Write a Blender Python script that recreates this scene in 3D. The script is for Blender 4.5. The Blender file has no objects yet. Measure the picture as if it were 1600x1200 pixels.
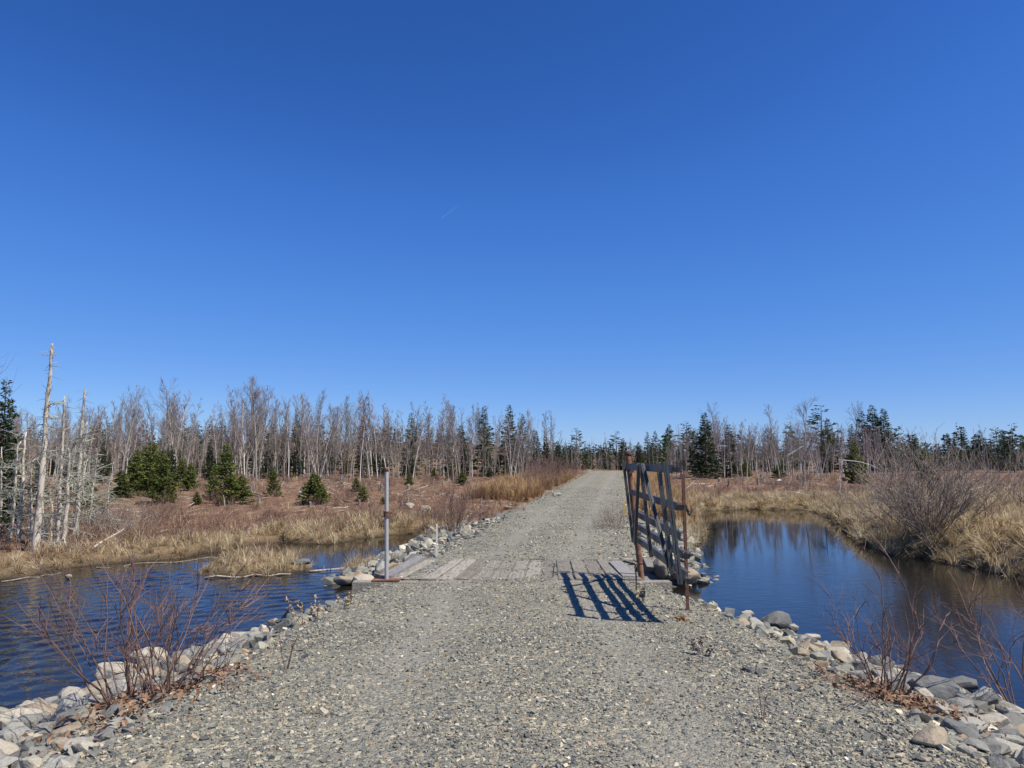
import bpy, math
import numpy as np
from mathutils import Vector, Matrix

# ------------------------------------------------------------------ camera, sky, sun, exposure
scene = bpy.context.scene
COL = scene.collection
FPX = 1109.0                       # focal length in pixels of the 1600 px wide photograph
PITCH = math.radians(6.18)
EYE = np.array([0.0, 0.0, 2.0])
cam_data = bpy.data.cameras.new("camera")
cam_data.sensor_width = 36.0
cam_data.lens = FPX / 1600.0 * 36.0
cam_data.clip_start = 0.05
cam_data.clip_end = 60000.0
cam = bpy.data.objects.new("camera", cam_data)
cam.location = EYE
cam.rotation_euler = (math.radians(90) + PITCH, 0, 0)
COL.objects.link(cam)
scene.camera = cam

LIGHT_DIR = Vector((-0.58, 0.33, -0.98)).normalized()     # the way the sunlight travels
SUN_EL = math.asin(-LIGHT_DIR.z)
SUN_AZ = math.atan2(-LIGHT_DIR.x, -LIGHT_DIR.y)           # clockwise from +Y
world = bpy.data.worlds.new("World")
scene.world = world
world.use_nodes = True
wn = world.node_tree.nodes
wl = world.node_tree.links
sky = wn.new("ShaderNodeTexSky")
sky.sky_type = 'NISHITA'
sky.sun_disc = False
sky.sun_elevation = SUN_EL
sky.sun_rotation = SUN_AZ
sky.altitude = 300
sky.air_density = 0.85
sky.dust_density = 0.12
sky.ozone_density = 3.0
hsv = wn.new("ShaderNodeHueSaturation")
hsv.inputs['Saturation'].default_value = 1.12
wl.new(sky.outputs[0], hsv.inputs['Color'])
# the camera's rendering of a clear spring sky: deeper and purer blue, the same over the whole dome
SKY_STRENGTH = 0.11
m_in = wn.new("ShaderNodeVectorMath"); m_in.operation = 'SCALE'; m_in.inputs['Scale'].default_value = SKY_STRENGTH
m_out = wn.new("ShaderNodeVectorMath"); m_out.operation = 'SCALE'; m_out.inputs['Scale'].default_value = 1.0 / SKY_STRENGTH
crv = wn.new("ShaderNodeRGBCurve")
for ch, pts in enumerate((((0, 0), (0.061, 0.0215), (0.101, 0.047), (0.342, 0.165), (1, 0.46)),
                          ((0, 0), (0.136, 0.088), (0.213, 0.162), (0.557, 0.345), (1, 0.58)),
                          ((0, 0), (0.298, 0.33), (0.4325, 0.515), (0.749, 0.70), (1, 0.82)))):
    c = crv.mapping.curves[ch]
    c.points[0].location = pts[0]; c.points[-1].location = pts[-1]
    for q in pts[1:-1]: c.points.new(*q)
    for p_ in c.points: p_.handle_type = 'AUTO_CLAMPED'
crv.mapping.update()
wl.new(hsv.outputs[0], m_in.inputs[0]); wl.new(m_in.outputs[0], crv.inputs['Color'])
wl.new(crv.outputs[0], m_out.inputs[0]); wl.new(m_out.outputs[0], wn['Background'].inputs['Color'])
wn['Background'].inputs['Strength'].default_value = SKY_STRENGTH

sun_data = bpy.data.lights.new("sun", 'SUN')
sun_data.energy = 5.0
sun_data.angle = math.radians(0.53)
sun_data.color = (1.0, 0.925, 0.79)
sun = bpy.data.objects.new("sun", sun_data)
sun.rotation_euler = LIGHT_DIR.to_track_quat('-Z', 'Y').to_euler()
sun.location = (20, -10, 40)
COL.objects.link(sun)

scene.view_settings.view_transform = 'Standard'
scene.view_settings.look = 'None'
scene.view_settings.exposure = 0.3
scene.view_settings.gamma = 1.0
scene.cycles.max_bounces = 6
scene.cycles.transparent_max_bounces = 8

# ------------------------------------------------------------------ helpers
RNG = np.random.default_rng(7)
FWD = np.array([0, math.cos(PITCH), math.sin(PITCH)])
UP = np.array([0, -math.sin(PITCH), math.cos(PITCH)])
RIGHT = np.array([1.0, 0, 0])


def ray(px, py):
    return RIGHT * ((px - 800) / FPX) + UP * ((600 - py) / FPX) + FWD


def at(px, py, z):
    d = ray(px, py)
    return EYE + d * ((z - EYE[2]) / d[2])


def at_d(px, py, dist):
    d = ray(px, py)
    return EYE + d * (dist / d[1])


def project(p):
    v = np.asarray(p, float) - EYE
    w = v @ FWD
    return 800 + FPX * (v[..., 0] / w), 600 - FPX * ((v @ UP) / w), w


def sstep(a, b, x):
    t = np.clip((x - a) / (b - a), 0, 1)
    return t * t * (3 - 2 * t)


def tag(o, label=None, cat=None, group=None, kind=None):
    if label: o["label"] = label
    if cat: o["category"] = cat
    if group: o["group"] = group
    if kind: o["kind"] = kind
    return o


def empty(name, loc, label, cat, group=None, rz=0.0, scale=None):
    o = bpy.data.objects.new(name, None)
    o.location = loc
    o.rotation_euler = (0, 0, rz)
    if scale is not None: o.scale = scale
    o.empty_display_size = 0.2
    COL.objects.link(o)
    return tag(o, label, cat, group)


def mesh_from(name, V, F, mat=None, smooth=False, rnd=None, n=None):
    """V (k,3), F (m,3) or (m,4) or a list of such arrays."""
    if not isinstance(F, list): F = [F]
    F = [np.asarray(f, np.int32) for f in F if len(f)]
    me = bpy.data.meshes.new(name)
    V = np.asarray(V, np.float32)
    me.vertices.add(len(V))
    me.vertices.foreach_set("co", V.ravel())
    loops = np.concatenate([f.ravel() for f in F])
    tot = np.concatenate([np.full(len(f), f.shape[1], np.int32) for f in F])
    start = np.concatenate([[0], np.cumsum(tot)[:-1]]).astype(np.int32)
    me.loops.add(len(loops))
    me.loops.foreach_set("vertex_index", loops)
    me.polygons.add(len(tot))
    me.polygons.foreach_set("loop_start", start)
    me.polygons.foreach_set("loop_total", tot)
    me.polygons.foreach_set("use_smooth", np.full(len(tot), bool(smooth)))
    if rnd is not None:
        a = me.attributes.new("rnd", 'FLOAT', 'POINT')
        a.data.foreach_set("value", np.asarray(rnd, np.float32))
    if mat is not None: me.materials.append(mat)
    me.update(calc_edges=True)
    me.validate()
    return me


def obj(name, me, parent=None, loc=None):
    o = bpy.data.objects.new(name, me)
    COL.objects.link(o)
    if parent is not None: o.parent = parent
    if loc is not None: o.location = loc
    return o


class MB:
    def __init__(self):
        self.V, self.T, self.Q, self.R, self.n = [], [], [], [], 0

    def add(self, V, T=None, Q=None, r=0.5):
        V = np.asarray(V, float)
        if T is not None and len(T): self.T.append(np.asarray(T, int) + self.n)
        if Q is not None and len(Q): self.Q.append(np.asarray(Q, int) + self.n)
        self.V.append(V)
        self.R.append(np.full(len(V), r))
        self.n += len(V)
        return self

    def box(self, c, s, M=None, r=0.5, jit=0.0, rng=None):
        c = np.asarray(c, float)
        s = np.asarray(s, float) / 2
        V = np.array([[x, y, z] for x in (-1, 1) for y in (-1, 1) for z in (-1, 1)], float) * s
        if jit: V = V + (rng or RNG).normal(0, jit, V.shape)
        if M is not None: V = V @ np.asarray(M).T
        Q = [[0, 1, 3, 2], [4, 6, 7, 5], [0, 4, 5, 1], [2, 3, 7, 6], [0, 2, 6, 4], [1, 5, 7, 3]]
        return self.add(V + c, Q=Q, r=r)

    def beam(self, p, q, w, h, up=(0, 0, 1), r=0.5):
        """box from p to q, width w sideways and h along up"""
        p = np.asarray(p, float); q = np.asarray(q, float)
        d = q - p; L = np.linalg.norm(d); d = d / L
        s = np.cross(d, up); s = s / np.linalg.norm(s)
        u = np.cross(s, d)
        M = np.stack([d, s, u], axis=1)
        return self.box((p + q) / 2, (L, w, h), M, r=r)

    def tube(self, P, R, k=6, cap=False, r=0.5, tip=False):
        P = np.asarray(P, float); n = len(P)
        R = np.broadcast_to(np.asarray(R, float), (n,))
        T = np.gradient(P, axis=0)
        T = T / (np.linalg.norm(T, axis=1, keepdims=True) + 1e-12)
        ref = np.array([0.31, 0.17, 0.93]) if abs(T[0, 2]) < 0.85 else np.array([1.0, 0.13, 0.05])
        A = np.cross(T, ref); A = A / (np.linalg.norm(A, axis=1, keepdims=True) + 1e-12)
        B = np.cross(T, A)
        ang = np.arange(k) * 2 * math.pi / k
        ring = A[:, None] * np.cos(ang)[None, :, None] + B[:, None] * np.sin(ang)[None, :, None]
        V = P[:, None] + ring * R[:, None, None]
        V = V.reshape(-1, 3)
        i = np.arange(k); j = (i + 1) % k
        Ts = []
        if tip:
            V = np.concatenate([V[:(n - 1) * k], P[-1:]])
            Q = [np.stack([a * k + i, a * k + j, (a + 1) * k + j, (a + 1) * k + i], 1) for a in range(n - 2)]
            Ts.append(np.stack([(n - 2) * k + i, (n - 2) * k + j, np.full(k, (n - 1) * k)], 1))
        else:
            Q = [np.stack([a * k + i, a * k + j, (a + 1) * k + j, (a + 1) * k + i], 1) for a in range(n - 1)]
        Q = np.concatenate(Q) if Q else None
        if cap:
            m = len(V)
            V = np.concatenate([V, P[:1], P[-1:]])
            Ts.append(np.stack([j, i, np.full(k, m)], 1))
            if not tip: Ts.append(np.stack([(n - 1) * k + i, (n - 1) * k + j, np.full(k, m + 1)], 1))
        return self.add(V, T=np.concatenate(Ts) if Ts else None, Q=Q, r=r)

    def mesh(self, name, mat, smooth=False):
        F = []
        if self.T: F.append(np.concatenate(self.T))
        if self.Q: F.append(np.concatenate(self.Q))
        return mesh_from(name, np.concatenate(self.V), F, mat, smooth, np.concatenate(self.R))

    def build(self, name, mat, parent=None, smooth=False):
        return obj(name, self.mesh(name, mat, smooth), parent)

    def arrays(self):
        """triangulated"""
        T = list(self.T)
        for q in self.Q:
            T.append(q[:, [0, 1, 2]]); T.append(q[:, [0, 2, 3]])
        return np.concatenate(self.V), np.concatenate(T)


def rotmats(rx, ry, rz):
    cx, sx, cy, sy, cz, sz = np.cos(rx), np.sin(rx), np.cos(ry), np.sin(ry), np.cos(rz), np.sin(rz)
    M = np.empty((len(rz), 3, 3))
    M[:, 0, 0] = cy * cz; M[:, 0, 1] = sx * sy * cz - cx * sz; M[:, 0, 2] = cx * sy * cz + sx * sz
    M[:, 1, 0] = cy * sz; M[:, 1, 1] = sx * sy * sz + cx * cz; M[:, 1, 2] = cx * sy * sz - sx * cz
    M[:, 2, 0] = -sy; M[:, 2, 1] = sx * cy; M[:, 2, 2] = cx * cy
    return M


def scatter_mesh(name, variants, pos, scale, rot, rng, mat, smooth=False):
    """bake many small pieces into one mesh. variants: list of (V, T). scale (n,3), rot = (rx, ry, rz)"""
    n = len(pos)
    vi = rng.integers(0, len(variants), n)
    M = rotmats(*[np.broadcast_to(r, (n,)) for r in rot])
    rv = rng.random(n)
    VV, TT, RR, off = [], [], [], 0
    for k, (V, T) in enumerate(variants):
        s = np.where(vi == k)[0]
        if not len(s): continue
        W = V[None] * scale[s][:, None, :]
        W = np.einsum('nij,nkj->nki', M[s], W) + pos[s][:, None, :]
        VV.append(W.reshape(-1, 3))
        TT.append((T[None] + (np.arange(len(s)) * len(V))[:, None, None]).reshape(-1, 3) + off)
        RR.append(np.repeat(rv[s], len(V)))
        off += len(s) * len(V)
    me = mesh_from(name, np.concatenate(VV), np.concatenate(TT), mat, smooth, np.concatenate(RR))
    return obj(name, me)


# ------------------------------------------------------------------ materials
def new_mat(name):
    m = bpy.data.materials.new(name)
    m.use_nodes = True
    nt = m.node_tree
    return m, nt.nodes, nt.links, nt.nodes['Principled BSDF']


def ramp(N, stops, interp='LINEAR'):
    r = N.new("ShaderNodeValToRGB")
    e = r.color_ramp
    e.interpolation = interp
    while len(e.elements) > 1: e.elements.remove(e.elements[-1])
    e.elements[0].position = stops[0][0]
    e.elements[0].color = (*stops[0][1], 1)
    for p, c in stops[1:]:
        x = e.elements.new(p)
        x.color = (*c, 1)
    return r


def noise(N, L, scale, detail=4, rough=0.55, coord=None, dim='3D'):
    t = N.new("ShaderNodeTexNoise")
    t.inputs['Scale'].default_value = scale
    t.inputs['Detail'].default_value = detail
    t.inputs['Roughness'].default_value = rough
    if coord is not None: L.new(coord, t.inputs['Vector'])
    return t


def mix(N, L, fac, a, b, mode='MIX'):
    m = N.new("ShaderNodeMix")
    m.data_type = 'RGBA'
    m.blend_type = mode
    if isinstance(fac, (int, float)): m.inputs[0].default_value = fac
    else: L.new(fac, m.inputs[0])
    for s, v in ((6, a), (7, b)):
        if isinstance(v, tuple): m.inputs[s].default_value = (*v, 1)
        else: L.new(v, m.inputs[s])
    return m.outputs[2]


def mathn(N, L, op, a, b=0.0, clamp=False):
    m = N.new("ShaderNodeMath")
    m.operation = op
    m.use_clamp = clamp
    for i, v in ((0, a), (1, b)):
        if isinstance(v, (int, float)): m.inputs[i].default_value = v
        else: L.new(v, m.inputs[i])
    return m.outputs[0]


def bump(N, L, bsdf, height, strength=0.5, dist=0.02, prev=None):
    b = N.new("ShaderNodeBump")
    b.inputs['Strength'].default_value = strength
    b.inputs['Distance'].default_value = dist
    L.new(height, b.inputs['Height'])
    if prev is not None: L.new(prev, b.inputs['Normal'])
    L.new(b.outputs[0], bsdf.inputs['Normal'])
    return b.outputs[0]


def attr(N, name):
    a = N.new("ShaderNodeAttribute")
    a.attribute_name = name
    return a.outputs['Fac']


def plain(name, c1, c2, scale=8.0, rough=0.85, bstr=0.4, bdist=0.01, metal=0.0, use_rnd=False, obj_rnd=0.0, detail=5, thin=0.0):
    m, N, L, B = new_mat(name)
    tc = N.new("ShaderNodeTexCoord").outputs['Object']
    nz = noise(N, L, scale, detail, 0.6, tc)
    r = ramp(N, [(0.3, c1), (0.7, c2)])
    if use_rnd:
        f = mathn(N, L, 'ADD', mathn(N, L, 'MULTIPLY', nz.outputs['Fac'], 0.5), mathn(N, L, 'MULTIPLY', attr(N, "rnd"), 0.5))
        L.new(f, r.inputs[0])
    else:
        L.new(nz.outputs['Fac'], r.inputs[0])
    col = r.outputs[0]
    if obj_rnd:
        oi = N.new("ShaderNodeObjectInfo")
        h = N.new("ShaderNodeHueSaturation")
        mr = N.new("ShaderNodeMapRange")
        mr.inputs['To Min'].default_value = 1 - obj_rnd
        mr.inputs['To Max'].default_value = 1 + obj_rnd
        L.new(oi.outputs['Random'], mr.inputs[0])
        L.new(mr.outputs[0], h.inputs['Value'])
        L.new(col, h.inputs['Color'])
        col = h.outputs[0]
    L.new(col, B.inputs['Base Color'])
    B.inputs['Roughness'].default_value = rough
    B.inputs['Metallic'].default_value = metal
    B.inputs['Specular IOR Level'].default_value = 0.3
    if bstr: bump(N, L, B, nz.outputs['Fac'], bstr, bdist)
    if thin:                                   # blades and needles let some light through
        t = N.new("ShaderNodeBsdfTranslucent"); L.new(col, t.inputs['Color'])
        ms_ = N.new("ShaderNodeMixShader"); ms_.inputs[0].default_value = thin
        L.new(B.outputs[0], ms_.inputs[1]); L.new(t.outputs[0], ms_.inputs[2])
        L.new(ms_.outputs[0], N['Material Output'].inputs['Surface'])
    return m


STONE_STOPS = [(0.0, (0.075, 0.08, 0.081)), (0.16, (0.17, 0.172, 0.155)), (0.32, (0.25, 0.24, 0.193)), (0.48, (0.135, 0.147, 0.151)),
               (0.62, (0.335, 0.305, 0.228)), (0.74, (0.20, 0.203, 0.182)), (0.87, (0.46, 0.425, 0.33)), (0.95, (0.31, 0.23, 0.148)), (1.0, (0.66, 0.62, 0.49))]


def stone_mat(name, from_obj, mul=1.0):
    m, N, L, B = new_mat(name)
    if from_obj: f = N.new("ShaderNodeObjectInfo").outputs['Random']
    else: f = attr(N, "rnd")
    r = ramp(N, [(p, tuple(min(0.8, c * mul) for c in col)) for p, col in STONE_STOPS])
    L.new(f, r.inputs[0])
    geo = N.new("ShaderNodeNewGeometry").outputs['Position']
    n1 = noise(N, L, 9.0, 6, 0.65, geo)
    r2 = ramp(N, [(0.25, (0.62, 0.6, 0.57)), (0.5, (1, 1, 1)), (0.75, (1.22, 1.2, 1.14))])
    L.new(n1.outputs['Fac'], r2.inputs[0])
    c = mix(N, L, 1.0, r.outputs[0], r2.outputs[0], 'MULTIPLY')
    n2 = noise(N, L, 60.0, 4, 0.7, geo)
    r3 = ramp(N, [(0.3, (0.8, 0.8, 0.8)), (0.7, (1.15, 1.15, 1.15))])
    L.new(n2.outputs['Fac'], r3.inputs[0])
    c = mix(N, L, 1.0, c, r3.outputs[0], 'MULTIPLY')
    L.new(c, B.inputs['Base Color'])
    B.inputs['Roughness'].default_value = 0.86
    B.inputs['Specular IOR Level'].default_value = 0.3
    b1 = bump(N, L, B, n1.outputs['Fac'], 0.5, 0.03)
    bump(N, L, B, n2.outputs['Fac'], 0.4, 0.006, b1)
    return m


M = {}
STONE_KINDS = {'pale cream': (0.50, 0.455, 0.375), 'tan': (0.36, 0.29, 0.205), 'light grey': (0.355, 0.35, 0.32), 'mid grey': (0.24, 0.238, 0.225),
               'slate grey': (0.135, 0.143, 0.15)}


def one_stone_mat(name, c):
    m, N, L, B = new_mat(name)
    geo = N.new("ShaderNodeNewGeometry").outputs['Position']
    n0 = noise(N, L, 2.3, 4, 0.6, geo)
    n1 = noise(N, L, 9.0, 6, 0.65, geo)
    n2 = noise(N, L, 55.0, 5, 0.72, geo)
    r0 = ramp(N, [(0.3, tuple(v * 0.8 for v in c)), (0.55, c), (0.75, (c[0] * 1.18, c[1] * 1.14, c[2] * 1.05))]); L.new(n0.outputs['Fac'], r0.inputs[0])
    r1 = ramp(N, [(0.28, (0.55, 0.53, 0.49)), (0.45, (0.95, 0.95, 0.95)), (0.75, (1.2, 1.19, 1.15))]); L.new(n1.outputs['Fac'], r1.inputs[0])
    r2 = ramp(N, [(0.3, (0.72, 0.72, 0.71)), (0.7, (1.2, 1.2, 1.18))]); L.new(n2.outputs['Fac'], r2.inputs[0])
    col = mix(N, L, 1.0, mix(N, L, 1.0, r0.outputs[0], r1.outputs[0], 'MULTIPLY'), r2.outputs[0], 'MULTIPLY')
    # grey dust blown from the road, and a dark stain at the waterline
    col = mix(N, L, mathn(N, L, 'MULTIPLY', n0.outputs['Fac'], 0.55), col, (0.235, 0.228, 0.205))
    sp = N.new("ShaderNodeSeparateXYZ"); L.new(geo, sp.inputs[0])
    wet = N.new("ShaderNodeMapRange"); wet.inputs['From Min'].default_value = -0.56; wet.inputs['From Max'].default_value = -0.63
    L.new(mathn(N, L, 'ADD', sp.outputs[2], mathn(N, L, 'MULTIPLY', n1.outputs['Fac'], 0.06)), wet.inputs[0])
    col = mix(N, L, mathn(N, L, 'MULTIPLY', wet.outputs[0], 0.75), col, (0.045, 0.042, 0.034))
    L.new(col, B.inputs['Base Color'])
    B.inputs['Roughness'].default_value = 0.88
    B.inputs['Specular IOR Level'].default_value = 0.25
    b1 = bump(N, L, B, n1.outputs['Fac'], 0.7, 0.04)
    bump(N, L, B, n2.outputs['Fac'], 0.5, 0.008, b1)
    return m


STONE_MAT = {k: one_stone_mat(k.replace(' ', '_') + "_stone", c) for k, c in STONE_KINDS.items()}
M['rock_mass'] = stone_mat("rock_mass_surface", False, 1.05)
M['gravel_chip'] = stone_mat("gravel_chip_surface", False, 1.0)


def gravel_mat():
    m, N, L, B = new_mat("gravel_surface")
    geo = N.new("ShaderNodeNewGeometry").outputs['Position']
    v1 = N.new("ShaderNodeTexVoronoi"); v1.inputs['Scale'].default_value = 62.0
    v2 = N.new("ShaderNodeTexVoronoi"); v2.inputs['Scale'].default_value = 27.0
    for v in (v1, v2): L.new(geo, v.inputs['Vector'])
    sep1 = N.new("ShaderNodeSeparateColor"); L.new(v1.outputs['Color'], sep1.inputs[0])
    sep2 = N.new("ShaderNodeSeparateColor"); L.new(v2.outputs['Color'], sep2.inputs[0])
    r1 = ramp(N, STONE_STOPS); L.new(sep1.outputs[0], r1.inputs[0])
    r2 = ramp(N, STONE_STOPS); L.new(sep2.outputs[1], r2.inputs[0])
    sel = mathn(N, L, 'GREATER_THAN', sep2.outputs[2], 0.6)
    c = mix(N, L, sel, r1.outputs[0], r2.outputs[0])
    nb = noise(N, L, 0.55, 5, 0.6, geo)
    rb = ramp(N, [(0.3, (0.82, 0.82, 0.80)), (0.5, (1.03, 1.03, 1.0)), (0.72, (1.2, 1.18, 1.09))])
    L.new(nb.outputs['Fac'], rb.inputs[0])
    c = mix(N, L, 1.0, c, rb.outputs[0], 'MULTIPLY')
    nf = noise(N, L, 160.0, 3, 0.7, geo)
    rf = ramp(N, [(0.35, (0.6, 0.59, 0.57)), (0.6, (1.1, 1.1, 1.08))])
    L.new(nf.outputs['Fac'], rf.inputs[0])
    c = mix(N, L, 1.0, c, rf.outputs[0], 'MULTIPLY')
    # packed fines in the wheel tracks
    fines = ramp(N, [(0.3, (0.225, 0.218, 0.19)), (0.7, (0.345, 0.33, 0.285))]); L.new(nf.outputs['Fac'], fines.inputs[0])
    c = mix(N, L, mathn(N, L, 'MULTIPLY', attr(N, "track"), 0.45), c, fines.outputs[0])
    L.new(c, B.inputs['Base Color'])
    B.inputs['Roughness'].default_value = 0.92
    B.inputs['Specular IOR Level'].default_value = 0.2
    inv1 = mathn(N, L, 'MULTIPLY', v1.outputs['Distance'], -1.0)
    inv2 = mathn(N, L, 'MULTIPLY', v2.outputs['Distance'], -1.0)
    b1 = bump(N, L, B, inv2, 0.7, 0.02)
    bump(N, L, B, inv1, 0.8, 0.012, b1)
    return m


M['gravel'] = gravel_mat()


def ground_mat():
    m, N, L, B = new_mat("ground_surface")
    geo = N.new("ShaderNodeNewGeometry").outputs['Position']
    n1 = noise(N, L, 0.22, 6, 0.62, geo)
    n2 = noise(N, L, 2.6, 6, 0.7, geo)
    n3 = noise(N, L, 22.0, 5, 0.7, geo)
    brown = ramp(N, [(0.3, (0.05, 0.032, 0.022)), (0.45, (0.15, 0.088, 0.056)), (0.58, (0.235, 0.148, 0.094)), (0.74, (0.40, 0.31, 0.215))])
    n4 = noise(N, L, 0.8, 5, 0.65, geo)
    bf = mathn(N, L, 'ADD', mathn(N, L, 'MULTIPLY', n2.outputs['Fac'], 0.45), mathn(N, L, 'MULTIPLY', n3.outputs['Fac'], 0.35))
    bf = mathn(N, L, 'ADD', bf, mathn(N, L, 'MULTIPLY', n4.outputs['Fac'], 0.35))
    bf = mathn(N, L, 'SUBTRACT', mathn(N, L, 'MULTIPLY', bf, 1.35), 0.27)
    L.new(bf, brown.inputs[0])
    straw = ramp(N, [(0.32, (0.07, 0.052, 0.03)), (0.48, (0.18, 0.135, 0.075)), (0.68, (0.34, 0.265, 0.145))])
    L.new(n3.outputs['Fac'], straw.inputs[0])
    grey = ramp(N, [(0.3, (0.12, 0.118, 0.11)), (0.5, (0.2, 0.198, 0.185)), (0.75, (0.3, 0.29, 0.26))])
    L.new(n3.outputs['Fac'], grey.inputs[0])
    mud = ramp(N, [(0.3, (0.028, 0.022, 0.015)), (0.7, (0.06, 0.047, 0.03))])
    L.new(n3.outputs['Fac'], mud.inputs[0])
    sw = mathn(N, L, 'ADD', attr(N, "straw"), mathn(N, L, 'MULTIPLY', mathn(N, L, 'SUBTRACT', n1.outputs['Fac'], 0.5), 0.9), clamp=True)
    c = mix(N, L, sw, brown.outputs[0], straw.outputs[0])
    c = mix(N, L, attr(N, "stony"), c, grey.outputs[0])
    c = mix(N, L, attr(N, "mud"), c, mud.outputs[0])
    L.new(c, B.inputs['Base Color'])
    B.inputs['Roughness'].default_value = 0.95
    B.inputs['Specular IOR Level'].default_value = 0.15
    b1 = bump(N, L, B, n2.outputs['Fac'], 0.7, 0.12)
    bump(N, L, B, n3.outputs['Fac'], 0.8, 0.03, b1)
    return m


M['ground'] = ground_mat()


def water_mat():
    m, N, L, B = new_mat("water_surface")
    geo = N.new("ShaderNodeNewGeometry").outputs['Position']
    mp = N.new("ShaderNodeMapping"); L.new(geo, mp.inputs['Vector'])
    mp.inputs['Rotation'].default_value = (0, 0, math.radians(24))
    mp.inputs['Scale'].default_value = (1.0, 2.0, 1.0)
    n1 = noise(N, L, 2.6, 3, 0.55, mp.outputs[0])
    n2 = noise(N, L, 9.0, 2, 0.5, mp.outputs[0])
    calm = noise(N, L, 0.16, 2, 0.5, geo)
    sep = N.new("ShaderNodeSeparateXYZ"); L.new(geo, sep.inputs[0])
    # the wind reaches the open water left of the road, the inlet on the right lies in its lee
    windy = N.new("ShaderNodeMapRange"); windy.inputs['From Min'].default_value = 1.0; windy.inputs['From Max'].default_value = -4.0
    windy.inputs['To Min'].default_value = 0.12; windy.inputs['To Max'].default_value = 0.16
    L.new(sep.outputs[0], windy.inputs[0])
    far = N.new("ShaderNodeMapRange"); far.inputs['From Min'].default_value = 21.0; far.inputs['From Max'].default_value = 17.0
    far.inputs['To Min'].default_value = 0.12; far.inputs['To Max'].default_value = 1.0
    L.new(sep.outputs[1], far.inputs[0])
    cr = N.new("ShaderNodeMapRange"); cr.inputs['From Min'].default_value = 0.35; cr.inputs['From Max'].default_value = 0.65
    cr.inputs['To Min'].default_value = 0.55; cr.inputs['To Max'].default_value = 1.0
    L.new(calm.outputs['Fac'], cr.inputs[0])
    amp = mathn(N, L, 'MULTIPLY', mathn(N, L, 'MULTIPLY', windy.outputs[0], far.outputs[0]), cr.outputs[0])
    h = mathn(N, L, 'ADD', mathn(N, L, 'MULTIPLY', n1.outputs['Fac'], 1.0), mathn(N, L, 'MULTIPLY', n2.outputs['Fac'], 0.22))
    h = mathn(N, L, 'MULTIPLY', h, amp)
    bump(N, L, B, h, 1.0, 0.075)
    B.inputs['Base Color'].default_value = (0.012, 0.011, 0.009, 1)
    B.inputs['Roughness'].default_value = 0.03
    B.inputs['IOR'].default_value = 1.333
    return m


M['water'] = water_mat()


def weathered(name, base1, base2, rust1, rust2, amount, scale=6.0, rough=0.55, metal=0.4, stretch=1.0):
    m, N, L, B = new_mat(name)
    tc = N.new("ShaderNodeTexCoord").outputs['Object']
    mp = N.new("ShaderNodeMapping"); L.new(tc, mp.inputs['Vector'])
    mp.inputs['Scale'].default_value = (1, 1, stretch)
    n1 = noise(N, L, scale, 6, 0.65, mp.outputs[0])
    n2 = noise(N, L, scale * 6, 5, 0.7, tc)
    rb = ramp(N, [(0.3, base1), (0.7, base2)]); L.new(n2.outputs['Fac'], rb.inputs[0])
    rr = ramp(N, [(0.3, rust1), (0.7, rust2)]); L.new(n2.outputs['Fac'], rr.inputs[0])
    mr = N.new("ShaderNodeMapRange")
    mr.inputs['From Min'].default_value = 0.62 - amount * 0.35
    mr.inputs['From Max'].default_value = 0.72 - amount * 0.35
    L.new(n1.outputs['Fac'], mr.inputs[0])
    c = mix(N, L, mr.outputs[0], rb.outputs[0], rr.outputs[0])
    L.new(c, B.inputs['Base Color'])
    inv = mathn(N, L, 'SUBTRACT', 1.0, mr.outputs[0])
    L.new(mathn(N, L, 'MULTIPLY', inv, metal), B.inputs['Metallic'])
    B.inputs['Roughness'].default_value = rough
    bump(N, L, B, n2.outputs['Fac'], 0.35, 0.004)
    return m


M['gate_steel'] = weathered("worn_gate_steel", (0.04, 0.046, 0.052), (0.085, 0.094, 0.102), (0.07, 0.055, 0.045), (0.12, 0.095, 0.075), 0.05, 5.0, 0.42, 0.15)
M['galv'] = weathered("galvanised_pipe", (0.36, 0.362, 0.35), (0.50, 0.50, 0.48), (0.20, 0.11, 0.07), (0.3, 0.17, 0.1), 0.12, 7.0, 0.55, 0.25)
M['rust_pipe'] = weathered("rusty_pipe", (0.20, 0.095, 0.052), (0.30, 0.155, 0.088), (0.085, 0.045, 0.033), (0.2, 0.085, 0.05), 0.5, 5.0, 0.85, 0.0)
M['rust'] = weathered("dark_rust", (0.115, 0.055, 0.038), (0.19, 0.085, 0.055), (0.07, 0.04, 0.032), (0.12, 0.06, 0.042), 0.5, 12.0, 0.88, 0.0)
M['dark_metal'] = plain("dark_fitting", (0.03, 0.028, 0.027), (0.07, 0.06, 0.055), 30, 0.7, 0.3, 0.004, 0.3)
M['white_stake'] = plain("white_stake", (0.62, 0.58, 0.47), (0.78, 0.75, 0.65), 20, 0.7, 0.2, 0.003)
M['yellow_stake'] = plain("yellow_stake", (0.55, 0.36, 0.05), (0.7, 0.5, 0.1), 20, 0.6, 0.2, 0.003)


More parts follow.
